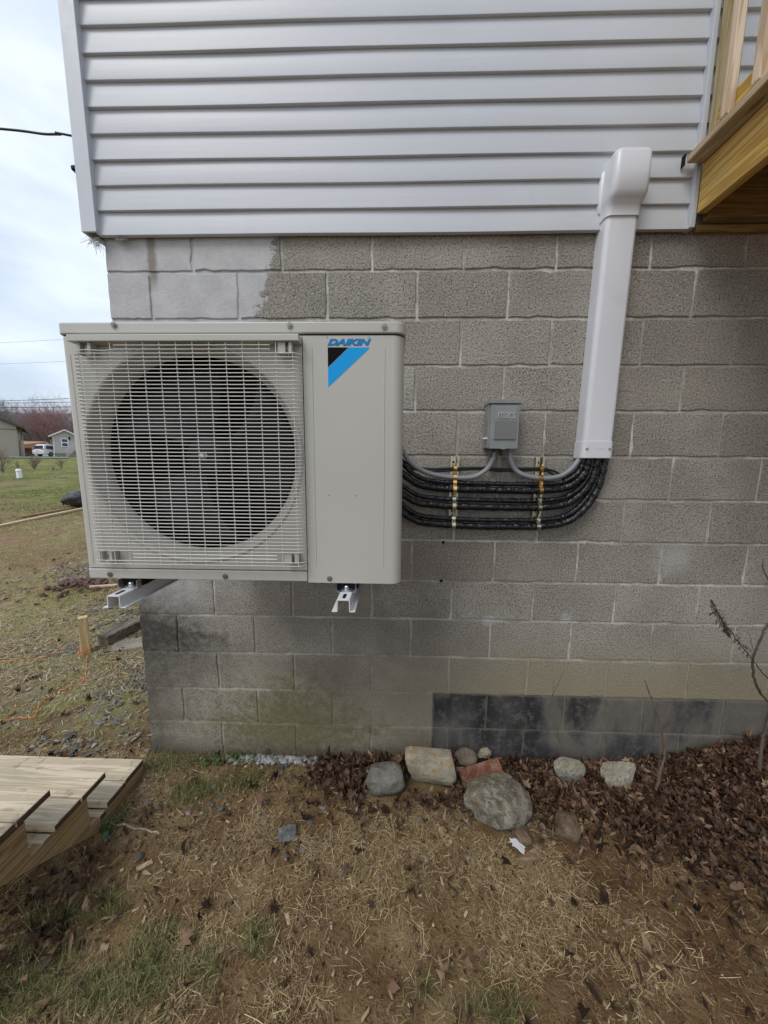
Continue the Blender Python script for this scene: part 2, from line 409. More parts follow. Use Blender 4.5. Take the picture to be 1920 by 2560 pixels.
LEAFC = [(0,(.028,.015,.009)),(.4,(.075,.038,.022)),(.75,(.14,.074,.041)),(.93,(.24,.145,.085)),(1,(.42,.30,.19))]
m_leaf = island_mat('dead_leaf_brown', LEAFC, .62, .002, .4)
m_straw = island_mat('dry_straw', [(0,(.10,.055,.026)),(.3,(.23,.145,.070)),(.62,(.42,.30,.155)),(.88,(.64,.50,.29)),(1,(.82,.70,.46))], .75)
m_straw_pale = island_mat('bleached_straw', [(0,(.18,.125,.06)),(.3,(.33,.25,.13)),(.65,(.50,.41,.24)),(1,(.72,.64,.44))], .75)
m_yard = island_mat('yard_grass_blades', [(0,(.09,.125,.03)),(.4,(.19,.215,.06)),(.75,(.33,.31,.11)),(1,(.50,.44,.22))], .6)
m_grass = island_mat('green_grass', [(0,(.05,.075,.02)),(.35,(.11,.14,.04)),(.7,(.23,.225,.085)),(1,(.42,.36,.19))], .6)
m_weed = island_mat('weed_leaf', [(0,(.03,.075,.02)),(1,(.08,.15,.05))], .5)
m_chips = island_mat('slate_gravel', [(0,(.06,.058,.058)),(.4,(.13,.125,.12)),(.75,(.23,.22,.20)),(1,(.44,.41,.36))], .7, .001)
m_bark = island_mat('wood_chip_bark', [(0,(.16,.10,.055)),(.5,(.34,.235,.13)),(1,(.55,.42,.26))], .8)
def rock(name, c0, c1, c2=None, f=0, sc_=9, rough=.85):
    a = Mat(name, rough, spec=.25); p = a.obj()
    n = a.noise(sc_, 6, .65, p); c = a.mix(a.mr(n, .35, .65), c0, c1)
    c = a.mix(a.mul(a.mr(a.noise(sc_*7, 5, .75, p), .52, .66), .6), c, tuple(x*.42 for x in c0)); c = a.mix(a.mul(a.mr(a.noise(sc_*4, 5, .75, p), .56, .68), .35), c, tuple(min(.7,x*1.35) for x in c1))
    if c2: c = a.mix(a.mul(a.mr(a.noise(sc_*1.7, 6, .7, p, .5), .48, .58), f), c, c2)
    a.col(c); a.bump(a.math('ADD', n, a.noise(sc_*5, 5, .75, p)), .013); return a.m
m_rk_grey = rock('grey_boulder', (.15,.14,.115), (.25,.24,.205))
m_rk_tan = rock('tan_limestone', (.34,.29,.20), (.50,.46,.37), (.45,.31,.14), .6)
m_rk_brown = rock('brown_cobble', (.17,.13,.095), (.30,.25,.19))
m_rk_lich = rock('lichened_rock', (.15,.12,.08), (.27,.235,.175), (.42,.41,.35), .65, 17)
m_rk_pale = rock('pale_yellow_stone', (.32,.285,.20), (.48,.45,.36), (.20,.18,.15), .6, 14)
m_rk_mud = rock('muddy_stone', (.12,.08,.05), (.20,.14,.09), (.26,.21,.16), .5)
m_rk_slate = rock('blue_slate', (.13,.135,.14), (.23,.235,.24), (.32,.31,.29), .35, 14)
m_brick = rock('red_brick', (.22,.085,.05), (.34,.15,.10), (.36,.30,.24), .45, 16)
m_rubble = rock('red_rubble', (.15,.075,.06), (.28,.16,.135), (.3,.28,.26), .4, 12)
m_twig = plain('twig_bark', (.13,.085,.055), .8, var=.3, scale=30)
m_twig2 = plain('vine_bark', (.085,.06,.045), .75, var=.3, scale=30)
m_seed = plain('seed_head_brown', (.045,.028,.018), .9, var=.3, scale=40)

# ---------------------------------------------------------------- ground sheet
def axis_pts(segs):
    out = []
    for a_, b_, st in segs: out += list(np.arange(a_, b_, st))
    return np.array(out+[segs[-1][1]])
gx = axis_pts([(-420,-120,30),(-120,-40,5),(-40,-12,1.),(-12,-3,.2),(-3,4.2,.035),(4.2,10,.4),(10,60,5),(60,420,30)])
gy = axis_pts([(-150,-20,10),(-20,-4,1.),(-4,-1.6,.2),(-1.6,2.4,.035),(2.4,8,.12),(8,30,.5),(30,130,3),(130,700,30)])
X, Y = np.meshgrid(gx, gy, indexing='ij'); Z = H(X, Y)
nx, ny = X.shape; V = np.stack([X,Y,Z], -1).reshape(-1,3)
I = np.arange(nx*ny).reshape(nx,ny); F = np.stack([I[:-1,:-1],I[1:,:-1],I[1:,1:],I[:-1,1:]], -1).reshape(-1,4)
ground = structure(link('ground', npmesh('ground', V, F, m_ground, True)))

# ---------------------------------------------------------------- house
house = thing('house', (2.5,4,0), 'grey sided house on a concrete block foundation that the outdoor unit hangs on', 'house')
TOP = 5.3; ZS = 2.637                                    # top of the siding, its lower edge
ZL = [2.7033, 2.5, 2.2974, 2.0943, 1.8911, 1.6845, 1.4786, 1.2708, 1.0626, .8584, .6519, .4447, .2459, .045]
fw = MB()
fw.box(.006, 8.2, .006, 7.9, -.3, 2.66)
found = fw.build('foundation_wall', m_mortar, house)
def block(a0, a1, z0, z1, side, seed, pr):
    """one concrete block: face with slightly ragged edges, proud of the mortar"""
    rr = random.Random(seed); g = .0060; a0 += g; a1 -= g; z0 += g; z1 -= g; pts = []
    def run(p, q, n):
        for k in range(n):
            t = k/n; j = rr.uniform(-.0024,.0024) if k else 0
            if rr.random() < .07: j += .005
            d = (q[0]-p[0], q[1]-p[1]); l = math.hypot(*d); nrm = (-d[1]/l, d[0]/l)
            pts.append((p[0]+d[0]*t+nrm[0]*j, p[1]+d[1]*t+nrm[1]*j))
    run((a0,z0),(a1,z0),9); run((a1,z0),(a1,z1),5); run((a1,z1),(a0,z1),9); run((a0,z1),(a0,z0),5)
    cx, cz = (a0+a1)/2, (z0+z1)/2; n = len(pts); vs = []; i_ = .0028
    for a_, z_ in pts:
        vs.append((a_-math.copysign(i_, a_-cx)*(abs(a_-cx) > (a1-a0)/2-.012), z_-math.copysign(i_, z_-cz)*(abs(z_-cz) > (z1-z0)/2-.012), -pr))
    for a_, z_ in pts: vs.append((a_, z_, -pr+.0022))
    for a_, z_ in pts: vs.append((a_, z_, .02))
    if side: vs = [(c_, a_, b_) for a_, b_, c_ in vs]
    else: vs = [(a_, c_, b_) for a_, b_, c_ in vs]
    fs = [tuple(range(n))]+[(k+n*r_, k+n*(r_+1), (k+1)%n+n*(r_+1), (k+1)%n+n*r_) for r_ in (0,1) for k in range(n)]
    if not side: fs = [f[::1] for f in fs]
    return MB().add(vs, fs)
def fix_normals(me):
    import bmesh
    b = bmesh.new(); b.from_mesh(me); bmesh.ops.recalc_face_normals(b, faces=b.faces); b.to_mesh(me); b.free()
seed = 0
for k in range(len(ZL)-1):
    zt, zb = ZL[k], ZL[k+1]
    off = 0 if k % 2 == 0 else 1
    xs = [0.] + [u*.2032 for u in range(2-off, 25, 2)]
    lean = 0.
    for i in range(len(xs)-1):
        if xs[i] > 4.9: break
        seed += 1
        o = block(xs[i], xs[i+1], zb, zt, False, seed, random.Random(seed).uniform(-.0008,.0012)).build('block', m_block, found)
        fix_normals(o.data)
    ys = [.0] + [u*.2032 for u in range(1+off, 14, 2)]
    for i in range(len(ys)-1):
        seed += 1
        y0 = ys[i]+(.0052 if i == 0 else 0)
        o = block(y0+(.004 if i == 0 else 0), ys[i+1], zb, zt, True, seed, 0.).build('block', m_block, found); fix_normals(o.data)
# siding
upper = MB().box(.0, 8.2, .0, 7.9, 2.665, TOP).build('upper_wall', m_trim, house)
EXP = .0983
def lap_profile(z0, n, mids):
    """outer profile (y, z) of one panel of n laps, lower edge first"""
    p = [(-.010, z0+.012), (-.010, z0), (-.0295, z0)]
    z = z0
    for i in range(n):
        zt = z+EXP
        if i < n-1: p += [(-.0300, z+.004), (-.0165, zt-.004), (-.0165, zt), (-.0290, zt)]
        else: p += [(-.0300, z+.004), (-.0140, zt+.008), (-.006, zt+.008)]
        z = zt
    return p
z = ZS; k = 0; XR = 2.56
while z < TOP-.05:
    n = 1 if k == 0 else 2
    prof = lap_profile(z, n, 0)
    x1 = XR if z+EXP*n < 2.93 else 6.6
    jog = random.uniform(-.0006,.0006)
    # fine lengthwise subdivision with a slight waviness, as vinyl has
    N = 30; vs = []; M_ = len(prof)
    for i in range(N+1):
        xx = .012+(x1-.012)*i/N
        for (yy, zz) in prof: vs.append((xx, yy+.0009*math.sin(xx*5+k*1.7)+jog, zz+.0008*math.sin(xx*3.1+k)))
    fs = [(i*M_+j, (i+1)*M_+j, (i+1)*M_+j+1, i*M_+j+1) for i in range(N) for j in range(M_-1)]
    o = MB().add(vs, fs).build('siding_panel', m_siding, upper, smooth=30)
    fix_normals(o.data)
    z += EXP*n; k += 1
z = ZS; k = 0
while z < TOP-.05:                                        # the same panels round the corner
    n = 1 if k == 0 else 2; prof = lap_profile(z, n, 0); M_ = len(prof)
    vs = [(yy, t, zz) for t in (.012, 7.9) for (yy, zz) in prof]
    MB().add(vs, [(j, M_+j, M_+j+1, j+1) for j in range(M_-1)]).build('siding_panel', m_siding, upper, smooth=30)
    z += EXP*n; k += 1
cp = MB()                                                # outside corner post
cp.prism([(-.050,-.050),(.016,-.050),(.016,-.044),(.012,-.044),(.012,-.012),(.004,-.012),(.004,-.040),(-.040,-.040),(-.040,.004),(-.012,.004),(-.012,.016),(-.050,.016)], ZS+.002, TOP, 'z')
o = cp.build('corner_post', m_trim, house, bevel=.0025); fix_normals(o.data)
jc = MB().box(2.556, 2.577, -.043, -.004, 2.636, TOP).build('trim_channel', m_trim, house, bevel=.002)
rim = MB().box(2.600, 8.2, -.02, .0, 2.632, 2.662).build('sill_board', m_pt_x, house, bevel=.003)
for hx, hz in ((1.574,1.262),(1.570,1.065)):
    MB().lathe([(.0001,0),(.0075,0),(.008,.004)], (hx,-.0028,hz), 'y', 14).build('drill_hole_disc', m_black, house)  # flat black disc, its colour stands in for the shade inside the hole
# roof above the frame keeps the house complete
MB().add([(-.5,-.5,TOP),(8.7,-.5,TOP),(8.7,8.4,TOP),(-.5,8.4,TOP),(-.5,3.95,TOP+1.9),(8.7,3.95,TOP+1.9)],
         [(0,1,5,4),(3,4,5,2),(0,4,3),(1,2,5),(0,3,2,1)]).build('roof', plain('dark_shingles', (.06,.06,.062), .9), house)

# straw nest hanging under the corner post
vs = MB(); rr = random.Random(5)
for i in range(90):
    s = Vector((rr.uniform(-.035,.02), rr.uniform(-.04,.0), 2.632-rr.random()*.015)); p = [s]
    d = Vector((rr.gauss(-.12,.45), rr.gauss(-.1,.3), -rr.uniform(.3,1.1))).normalized(); l = rr.uniform(.015,.055)
    for j in range(3):
        d = (d+Vector((rr.gauss(0,.35),rr.gauss(0,.35),rr.gauss(-.1,.25)))).normalized(); p.append(p[-1]+d*l/3)
    vs.tube(p, .0005, 3, False)
for i in range(30):
    s = Vector((rr.uniform(.09,.125), -.02, 2.633)); d = Vector((rr.gauss(0,.6),-.2,-rr.uniform(.1,.8)))
    vs.tube([s, s+d*.015, s+d*.022+Vector((rr.gauss(0,.006),0,0))], .001, 3, False)
tag(vs.build('bird_nest', plain('nest_straw', (.33,.31,.29), .9, var=.3)), 'wispy tuft of nest straw hanging under the corner of the siding', 'nest')

# ---------------------------------------------------------------- outdoor unit
ux0, ux1, uf, ub, uz0, uz1 = .4262, 1.3487, -.709, -.362, 1.303, 2.008
unit = thing('heat_pump_unit', ((ux0+ux1)/2, (uf+ub)/2, uz0), 'ivory heat pump outdoor unit with round fan guard and blue logo, on wall brackets', 'heat pump')
seam = 1.080; fc = Vector((.765, uf, 1.662)); R1 = .301; R2 = .277; zt = uz1-.030; zbm = uz0+.032
def round_corner(cx, cy, r_, a0, a1, n=6): return [(cx+r_*math.cos(a0+(a1-a0)*i/n), cy+r_*math.sin(a0+(a1-a0)*i/n)) for i in range(n+1)]
def shell(name, pts, z0, z1, mat, parent, closed=False):
    n = len(pts); vs = [(a_,b_,z0) for a_,b_ in pts]+[(a_,b_,z1) for a_,b_ in pts]
    fs = [(i,i+1,i+1+n,i+n) for i in range(n-1)]
    if closed: fs += [tuple(range(n,2*n)), tuple(range(n-1,-1,-1)), (n-1,0,n,2*n-1)]
    o = MB().add(vs, fs).build(name, mat, parent, smooth=35)
    if closed: fix_normals(o.data)
    return o
# left casing (side + bend to the front) and right cover
rc = .014
fp = MB(); Nn = 72                                        # front panel with the round opening
def rect_pt(th):
    c_, s_ = math.cos(th), math.sin(th); xl, xr, zl, zh = ux0+rc-fc.x, seam-.002-fc.x, zbm-fc.z, zt-.004-fc.z
    t = min((xr/c_ if c_ > 1e-6 else xl/c_ if c_ < -1e-6 else 1e9), (zh/s_ if s_ > 1e-6 else zl/s_ if s_ < -1e-6 else 1e9)); return (fc.x+c_*t, fc.z+s_*t)
ths = sorted([2*PI*i/Nn for i in range(Nn)]+[math.atan2(b_, a_) % (2*PI) for a_ in (ux0+rc-fc.x, seam-.002-fc.x) for b_ in (zbm-fc.z, zt-.004-fc.z)])
n = len(ths); vs = [(fc.x+R1*math.cos(t), uf, fc.z+R1*math.sin(t)) for t in ths]+[(rect_pt(t)[0], uf, rect_pt(t)[1]) for t in ths]
fp.add(vs, [(i, (i+1)%n, (i+1)%n+n, i+n) for i in range(n)])
left = [(ux0+.0, ub)]+[(ux0, uf+rc)]+[(ux0+rc-rc*math.cos(i*PI/10), uf+rc-rc*math.sin(i*PI/10)) for i in range(1,6)]
n = len(left); fp.add([(a_,b_,zbm) for a_,b_ in left]+[(a_,b_,zt-.004) for a_,b_ in left], [(i,i+1,i+1+n,i+n) for i in range(n-1)])
o = fp.build('front_panel', m_ivory, unit, smooth=35); fix_normals(o.data)
rr_ = .030
right = [(seam, uf+.012),(seam, uf)]+[(ux1-rr_+rr_*math.sin(i*PI/16), uf+rr_-rr_*math.cos(i*PI/16)) for i in range(0,9)]+[(ux1, ub)]
o = shell('side_cover', right, uz0-.004, zt-.004, m_ivory, unit)
lid = MB(); q = .004
pl = [(ux0-q, ub)]+[(ux0-q+rc-rc*math.cos(i*PI/10), uf-q+rc-rc*math.sin(i*PI/10)) for i in range(0,6)]+[(ux1+q-rr_+rr_*math.sin(i*PI/16), uf-q+rr_-rr_*math.cos(i*PI/16)) for i in range(0,9)]+[(ux1+q, ub)]
lid.prism(pl, zt, uz1, 'z'); o = lid.build('top_lid', m_ivory, unit, bevel=.004, smooth=40, seg=3); fix_normals(o.data)
bp = MB(); pl2 = [(ux0+.001, ub)]+[(ux0+.001+rc-rc*math.cos(i*PI/10), uf-.003+rc-rc*math.sin(i*PI/10)) for i in range(0,6)]+[(seam-.002, uf-.003),(seam-.002, ub)]
bp.prism(pl2, uz0, zbm-.003, 'z'); bp.box(seam-.001, ux1-.035, uf+.004, ub, uz0+.001, uz0+.02)
o = bp.build('base_pan', m_ivory, unit, bevel=.0025); fix_normals(o.data)
MB().box(ux0+.002, ux1-.002, ub-.002, ub, uz0+.02, zt).build('back_coil', m_coil, unit)
MB().box(seam+.002, seam+.005, uf+.02, ub-.01, uz0+.022, zt-.006).build('inner_partition', m_black, unit)
# bell mouth
bm_ = MB()
bm_.lathe([(R1+.009, -.0010),(R1+.006,-.0035),(R1+.001,-.004),(R1-.004,-.001),(R1-.007,.008),(R1-.013,.018),(R2+.003,.032),(R2,.044),(R2,.054)], (fc.x, uf, fc.z), 'y', 72)
o = bm_.build('bell_mouth', m_ivory_in, unit, smooth=60)
inner = MB(); inner.lathe([(R2+.0005,.054),(R2+.012,.056),(R2+.012,.30),(.0001,.301)], (fc.x, uf, fc.z), 'y', 48)
inner.build('fan_chamber', m_black, unit, smooth=50)
# axial fan
fan = link('fan', MB().lathe([(.0001,.056),(.030,.057),(.055,.064),(.062,.080),(.062,.17)], (fc.x, uf, fc.z), 'y', 32).build('tmp', m_fan).data, unit)
bpy.data.objects.remove(bpy.data.objects['tmp']); fan.data.shade_smooth()
for kb in range(3):
    b_ = MB(); vs = []; nr, na = 9, 12; a0 = kb*2*PI/3+.55
    for i in range(nr):
        r_ = .058+(R2-.010-.058)*i/(nr-1); span = 1.10+.42*i/(nr-1); sweep = .35*(i/(nr-1))**1.5
        for j in range(na):
            t = j/(na-1); th = a0+sweep-span*t
            yy = .062+.075*t+.012*math.sin(PI*t)
            vs.append((fc.x+r_*math.cos(th), uf+yy, fc.z+r_*math.sin(th)))
    fs = [(i*na+j,(i+1)*na+j,(i+1)*na+j+1,i*na+j+1) for i in range(nr-1) for j in range(na-1)]
    o = b_.add(vs, fs).build('fan_blade', m_fan, fan, smooth=60); sm = o.modifiers.new('solid', 'SOLIDIFY'); sm.thickness = .004
MB().lathe([(.0001,-.004),(.006,-.004),(.009,.0),(.009,.010),(.0135,.011),(.0135,.016)], (fc.x, uf+.046, fc.z), 'y', 6).build('fan_nut', m_fan_nut, fan)
# guard: ivory wires held by corner clips under a cover strip
gl, gr_, gb, gt = .4780, 1.0775, 1.3560, 1.9610; gy_ = uf-.030
guard = MB().box(gl-.004, gr_+.001, gy_-.004, uf-.001, gt-.011, gt+.006).build('guard_frame', m_ivory, unit, bevel=.002)
def hwire(x0, x1):
    rb = .017; pts = [(x0, uf-.003, 0),(x0, gy_+rb, 0)]+[(x0+rb-rb*math.cos(i*PI/8), gy_+rb-rb*math.sin(i*PI/8), 0) for i in range(1,5)]
    pts += [(x1-rb+rb*math.sin(i*PI/8), gy_+rb-rb*math.cos(i*PI/8), 0) for i in range(0,4)]+[(x1, gy_+rb, 0),(x1, uf-.003, 0)]
    return MB().tube(pts, .00138, 5)
full = hwire(gl, gr_).build('guard_wire', m_ivory_wire, guard, smooth=80); NW = 60; dz = (gt-.030-gb)/(NW-1)
full.location.z = gb
short_me = MB().tube([(gl+.115, gy_, 0),(gr_-.075, gy_, 0)], .00138, 5).build('guard_wire', m_ivory_wire, guard); short_me.location.z = gt-.020
o = short_me.copy(); C.objects.link(o); o.location.z = gt-.030
first_rows = 0
for i in range(1, NW-1):
    zz = gb+i*dz
    if i in (2,3): 
        o = short_me.copy(); C.objects.link(o); o.location.z = zz; continue
    o = full.copy(); C.objects.link(o); o.location.z = zz
vx = [gl+.017+i*(gr_-gl-.034)/13 for i in range(14)]
v_me = MB().tube([(0, gy_+.0024, gb-.001),(0, gy_+.0024, gt-.010)], .00125, 5).build('guard_wire', m_ivory_wire, guard)
v_me.location.x = vx[2]
vs_me = MB().tube([(0, gy_+.0024, gb-.001),(0, gy_+.0024, gt-.036)], .00125, 5).build('guard_wire', m_ivory_wire, guard); vs_me.location.x = vx[0]
for i in (1,13): o = vs_me.copy(); C.objects.link(o); o.location.x = vx[i]
for i in range(3,13): o = v_me.copy(); C.objects.link(o); o.location.x = vx[i]
MB().tube([(gl+.012, gy_, gt-.036),(gl+.03, gy_, gt-.031),(gl+.09, gy_, gt-.033),(gl+.115, gy_, gt-.030)], .0013, 5).build('guard_wire', m_ivory_wire, guard)
for (cx, cz, s_) in ((gl+.030, gt-.026, 1),(gr_-.040, gt-.026, -1),(gl+.030, gb+.018, 1),(gr_-.040, gb+.018, -1)):
    b_ = MB().box(cx-.016, cx-.006*s_-.002, gy_+.004, uf-.001, cz-.015, cz+.015).box(cx-.006*s_-.001, cx+.012, gy_+.016, uf-.001, cz-.015, cz+.014).box(cx+.0125, cx+.021, gy_+.003, uf-.001, cz-.014, cz+.015)
    o = b_.build('guard_clip', m_ivory_in, unit, bevel=.0012)
    MB().lathe([(.0001,-.003),(.0035,-.003),(.0042,0),(.006,.0002),(.006,.001)], (cx+.004, gy_+.015, cz), 'y', 10).build('screw', m_screw, unit)
# pressed grooves, screws, logo
for gx_, z0_, z1_ in ((seam+.024, uz0+.045, zt-.035),(ux1-.052, uz0+.045, zt-.035)):
    MB().tube([(gx_, uf+.0008, z0_),(gx_, uf+.0008, z1_)], .0022, 6).build('pressed_bead', m_ivory, unit, smooth=80)
MB().tube([(ux0+.022, uf+.0008, zbm+.01),(ux0+.022, uf+.0008, zt-.05)], .0022, 6).build('pressed_bead', m_ivory, unit, smooth=80)
scr = MB().lathe([(.0001,-.0015),(.0016,-.0015),(.0018,-.0034),(.0042,-.0034),(.0052,-.002),(.0055,0),(.0078,.0001),(.0078,.0012)], (0,0,0), 'y', 12).build('screw', m_screw, unit, smooth=30)
spots_ = [(at(284,812,uf-.006), -.0075),(at(724,813,uf-.006), -.0075),(at(961,816,uf-.006), -.0075),(at(275,1436,uf-.004), -.0055),(at(563,1441,uf-.004), -.0055),(at(824,1447,uf-.002), -.0015)]
for i, (p, dy) in enumerate(spots_):
    o = scr if i == 0 else scr.copy()
    if i: C.objects.link(o)
    o.location = (p.x, uf+dy, p.z)
dot = MB().lathe([(.0001,-.0006),(.0014,-.0006),(.002,.0004)], (0,0,0), 'y', 8).build('dimple', m_screw, unit)
for i, (a_, b_) in enumerate([(818,843),(922,843),(823,1238),(891,1239),(173,834),(196,834),(362,836),(692,835)]):
    o = dot if i == 0 else dot.copy()
    if i: C.objects.link(o)
    p = at(a_, b_, uf); o.location = (p.x, uf-.0004, p.z)
def lpoly(name, px, mat):
    P = [at(750+a_/3.073, 780+b_/3.073, uf) for a_, b_ in px]
    m_ = MB(); k_ = len(P); m_.add([(p.x, uf-.0006, p.z) for p in P]+[(p.x, uf+.001, p.z) for p in P], [tuple(range(k_))]+[(i,i+k_,(i+1)%k_+k_,(i+1)%k_) for i in range(k_)])
    o = m_.build(name, mat, unit); fix_normals(o.data); return o
lpoly('logo_triangle', [(213,272),(372,272),(215,425)], m_logo_black)
lpoly('logo_band', [(216,429),(377,272),(533,272),(523,290),(217,578)], m_blue)
def lettering(text, x0, x1, z0, z1, y, mat, parent, name, offset=.02, shear=.25, ext=.0006, spacing=1., bevel=0):
    cu = bpy.data.curves.new(name, 'FONT'); cu.body = text; cu.shear = shear; cu.offset = offset; cu.extrude = .5*ext/(z1-z0); cu.space_character = spacing
    cu.resolution_u = 3; cu.size = 1
    if bevel: cu.bevel_depth = bevel
    t = bpy.data.objects.new('tmp_text', cu); C.objects.link(t); dg = bpy.context.evaluated_depsgraph_get(); dg.update()
    me = bpy.data.meshes.new_from_object(t.evaluated_get(dg)); bpy.data.objects.remove(t)
    co_ = np.zeros(len(me.vertices)*3); me.vertices.foreach_get('co', co_); co_ = co_.reshape(-1,3)
    mn, mxx = co_.min(0), co_.max(0)
    out = np.stack([x0+(co_[:,0]-mn[0])/(mxx[0]-mn[0])*(x1-x0), y-ext*(co_[:,2]-mn[2])/max(mxx[2]-mn[2],1e-6)+ext*.5, z0+(co_[:,1]-mn[1])/(mxx[1]-mn[1])*(z1-z0)], 1)
    me.vertices.foreach_set('co', out.ravel()); me.materials.clear(); me.materials.append(mat); me.update()
    return link(name, me, parent)
a_, b_ = at(819, 864, uf), at(928, 847, uf)
lettering('DAIKIN', a_.x, b_.x, a_.z, b_.z, uf-.0006, m_blue2, unit, 'logo_lettering', .05, .32, .0012)
# rubber feet + foot brackets of the unit
for fx in (.548, 1.190):
    MB().box(fx-.034, fx+.034, uf+.012, uf+.30, uz0-.026, uz0-.001).build('unit_foot', m_black, unit, bevel=.003)
    pz = uz0-.030
    f_ = MB(); pr = [(-.029,0),(-.026,-.006),(-.020,-.0065),(.020,-.0065),(.026,-.006),(.029,0),(.029,.021),(.0275,.021),(.0275,.001),(.019,-.004),(-.019,-.004),(-.0275,.001),(-.0275,.021),(-.029,.021)]
    f_.prism([(fx+a_, pz+.006+b_) for a_, b_ in pr], uf-.006, uf+.06, 'y')
    o = f_.build('foot_channel', m_zinc, unit); fix_normals(o.data)
    MB().lathe([(.0001,.014),(.006,.014),(.0075,.012),(.0075,.005),(.008,.005),(.015,.004),(.0155,.001),(.0155,0)], (fx, uf+.008, pz+.002), 'z', 14).build('foot_bolt', m_zinc, unit, smooth=35)

# wall brackets
def bracket(fx, label):
    t = thing('wall_bracket', (fx, 0, 1.2), label, 'bracket', 'wall brackets under the outdoor unit')
    z1 = uz0-.030; hw, hh, fl, th = .0185, .036, .014, .0025; yf = uf-.060
    pr = [(-hw-fl,-hh),(-hw-fl,-hh+th),(-hw-th*.2,-hh+th),(-hw+th*.2,-th),(-hw+th,0),(hw-th,0),(hw-th*.2,-th),(hw+th*.2,-hh+th),(hw+fl,-hh+th),(hw+fl,-hh),(hw-th,-hh),(hw-th*1.4,-th*1.3),(-hw+th*1.4,-th*1.3),(-hw+th,-hh)]
    P = [(fx+a_, z1+b_) for a_, b_ in pr]
    o = MB().prism(P, yf, -.004, 'y').build('arm', m_bracket, t, bevel=.0008); fix_normals(o.data)
    MB().prism([(fx+.0048*math.cos(q_)*1, yf+.026+(.011 if math.sin(q_) > 0 else -.011)+.0048*math.sin(q_)) for q_ in [i*PI/6+.01 for i in range(12)]], z1+.0003, z1+.0012, 'z').build('slot', m_black, t)
    MB().box(fx-.03, fx+.03, -.006, -.001, z1-.175, z1-.002).build('wall_plate', m_bracket, t, bevel=.001)
    MB().prism([(-.008, z1-.165),(-.008, z1-.135),(-.14, z1-.038),(-.17, z1-.038)], fx-.003, fx+.003, 'x').build('brace', m_bracket, t)
    return t
bracket(.548, 'white steel bracket arm jutting out under the fan end of the unit')
bracket(1.190, 'white steel bracket arm jutting out under the plain panel end of the unit')

# ---------------------------------------------------------------- white line cover
duct = thing('line_cover', (2.255,-.04,1.68), 'tall white plastic duct covering the pipes, running up onto the siding', 'pipe cover')
def rounded(wd, dp, r_, n=5):
    pts = [(-wd/2, 0)]
    pts += [(-wd/2+r_-r_*math.cos(i*PI/2/n), -dp+r_-r_*math.sin(i*PI/2/n)) for i in range(n+1)]
    pts += [(wd/2-r_+r_*math.sin(i*PI/2/n), -dp+r_-r_*math.cos(i*PI/2/n)) for i in range(n+1)]
    return pts+[(wd/2, 0)]
def loft(secs, cap=True):
    """secs: list of (cx, cy, z, width, depth, radius)"""
    m_ = MB(); vs = []; n_ = None
    for cx, cy, z_, wd, dp, r_ in secs:
        P = rounded(wd, dp, r_, 5); n_ = len(P); vs += [(cx+a_, cy+b_, z_) for a_, b_ in P]
    fs = [(i*n_+j, i*n_+(j+1)%n_, (i+1)*n_+(j+1)%n_, (i+1)*n_+j) for i in range(len(secs)-1) for j in range(n_)]
    if cap: fs += [tuple(range(n_-1,-1,-1)), tuple(range((len(secs)-1)*n_, len(secs)*n_))]
    return m_.add(vs, fs)
DW, DD = .132, .072
def dx(z_): return 2.243+(z_-1.68)*.016
def dy(z_): return -.002 if z_ < 2.62 else -.002
zc0, zc1 = 1.745, 2.72
o = loft([(dx(zc0), -.001, zc0, DW, DD, .020),(dx(2.3), -.001, 2.3, DW, DD, .020),(dx(zc1), -.001, zc1, DW, DD, .020)]).build('duct_body', m_white_pvc, duct, smooth=50); fix_normals(o.data)
for s_ in (-1,1):
    MB().tube([(dx(zc0)+s_*(DW/2-.019), -DD-.0003, zc0),(dx(2.66)+s_*(DW/2-.019), -DD-.0003, 2.66)], .0011, 4, False).build('duct_rib', m_white_pvc, duct)
o = loft([(dx(1.68), 0, 1.676, DW+.010, DD+.004, .022),(dx(1.75), 0, 1.752, DW+.008, DD+.004, .022)]).build('end_collar', m_white_pvc, duct, bevel=.0015, smooth=50); fix_normals(o.data)
for s_ in (-1, 1): MB().lathe([(.0001,-.001),(.006,-.001),(.0065,.002)], (dx(1.7)+s_*.05, -DD-.0042, 1.716), 'y', 12).build('collar_screw', m_screw, duct)
lettering('inaba', dx(1.7)-.006, dx(1.7)+.024, 1.716, 1.722, -DD-.0044, m_white_pvc, duct, 'embossed_lettering', 0, 0, .0006)
cap_ = [(2.662,DW+.008,DD+.004,.0,.022),(2.703,DW+.009,DD+.006,.0,.022),(2.716,DW+.013,DD+.022,.0,.024),(2.734,DW+.017,DD+.037,.0,.026),(2.80,DW+.014,DD+.039,.0,.022),(2.868,DW+.010,DD+.037,.0,.020),(2.880,DW+.006,DD+.033,.0,.020),(2.888,DW-.002,DD+.025,.0,.020),(2.891,DW-.018,DD+.008,.0,.018)]
o = loft([(dx(q_[0]), -.010 if q_[0] > 2.64 else 0, q_[0], q_[1], q_[2]-.006, q_[4]) for q_ in cap_]).build('wall_inlet_cap', m_white_pvc, duct, smooth=60); fix_normals(o.data)
o = loft([(dx(2.78), -.008, 2.70, DW+.028, .022, .012),(dx(2.78), -.008, 2.72, DW+.040, .028, .014),(dx(2.8), -.008, 2.845, DW+.036, .028, .014),(dx(2.8), -.008, 2.868, DW+.018, .020, .012)]).build('wall_flange', m_white_pvc, duct, smooth=60, bevel=0); fix_normals(o.data)

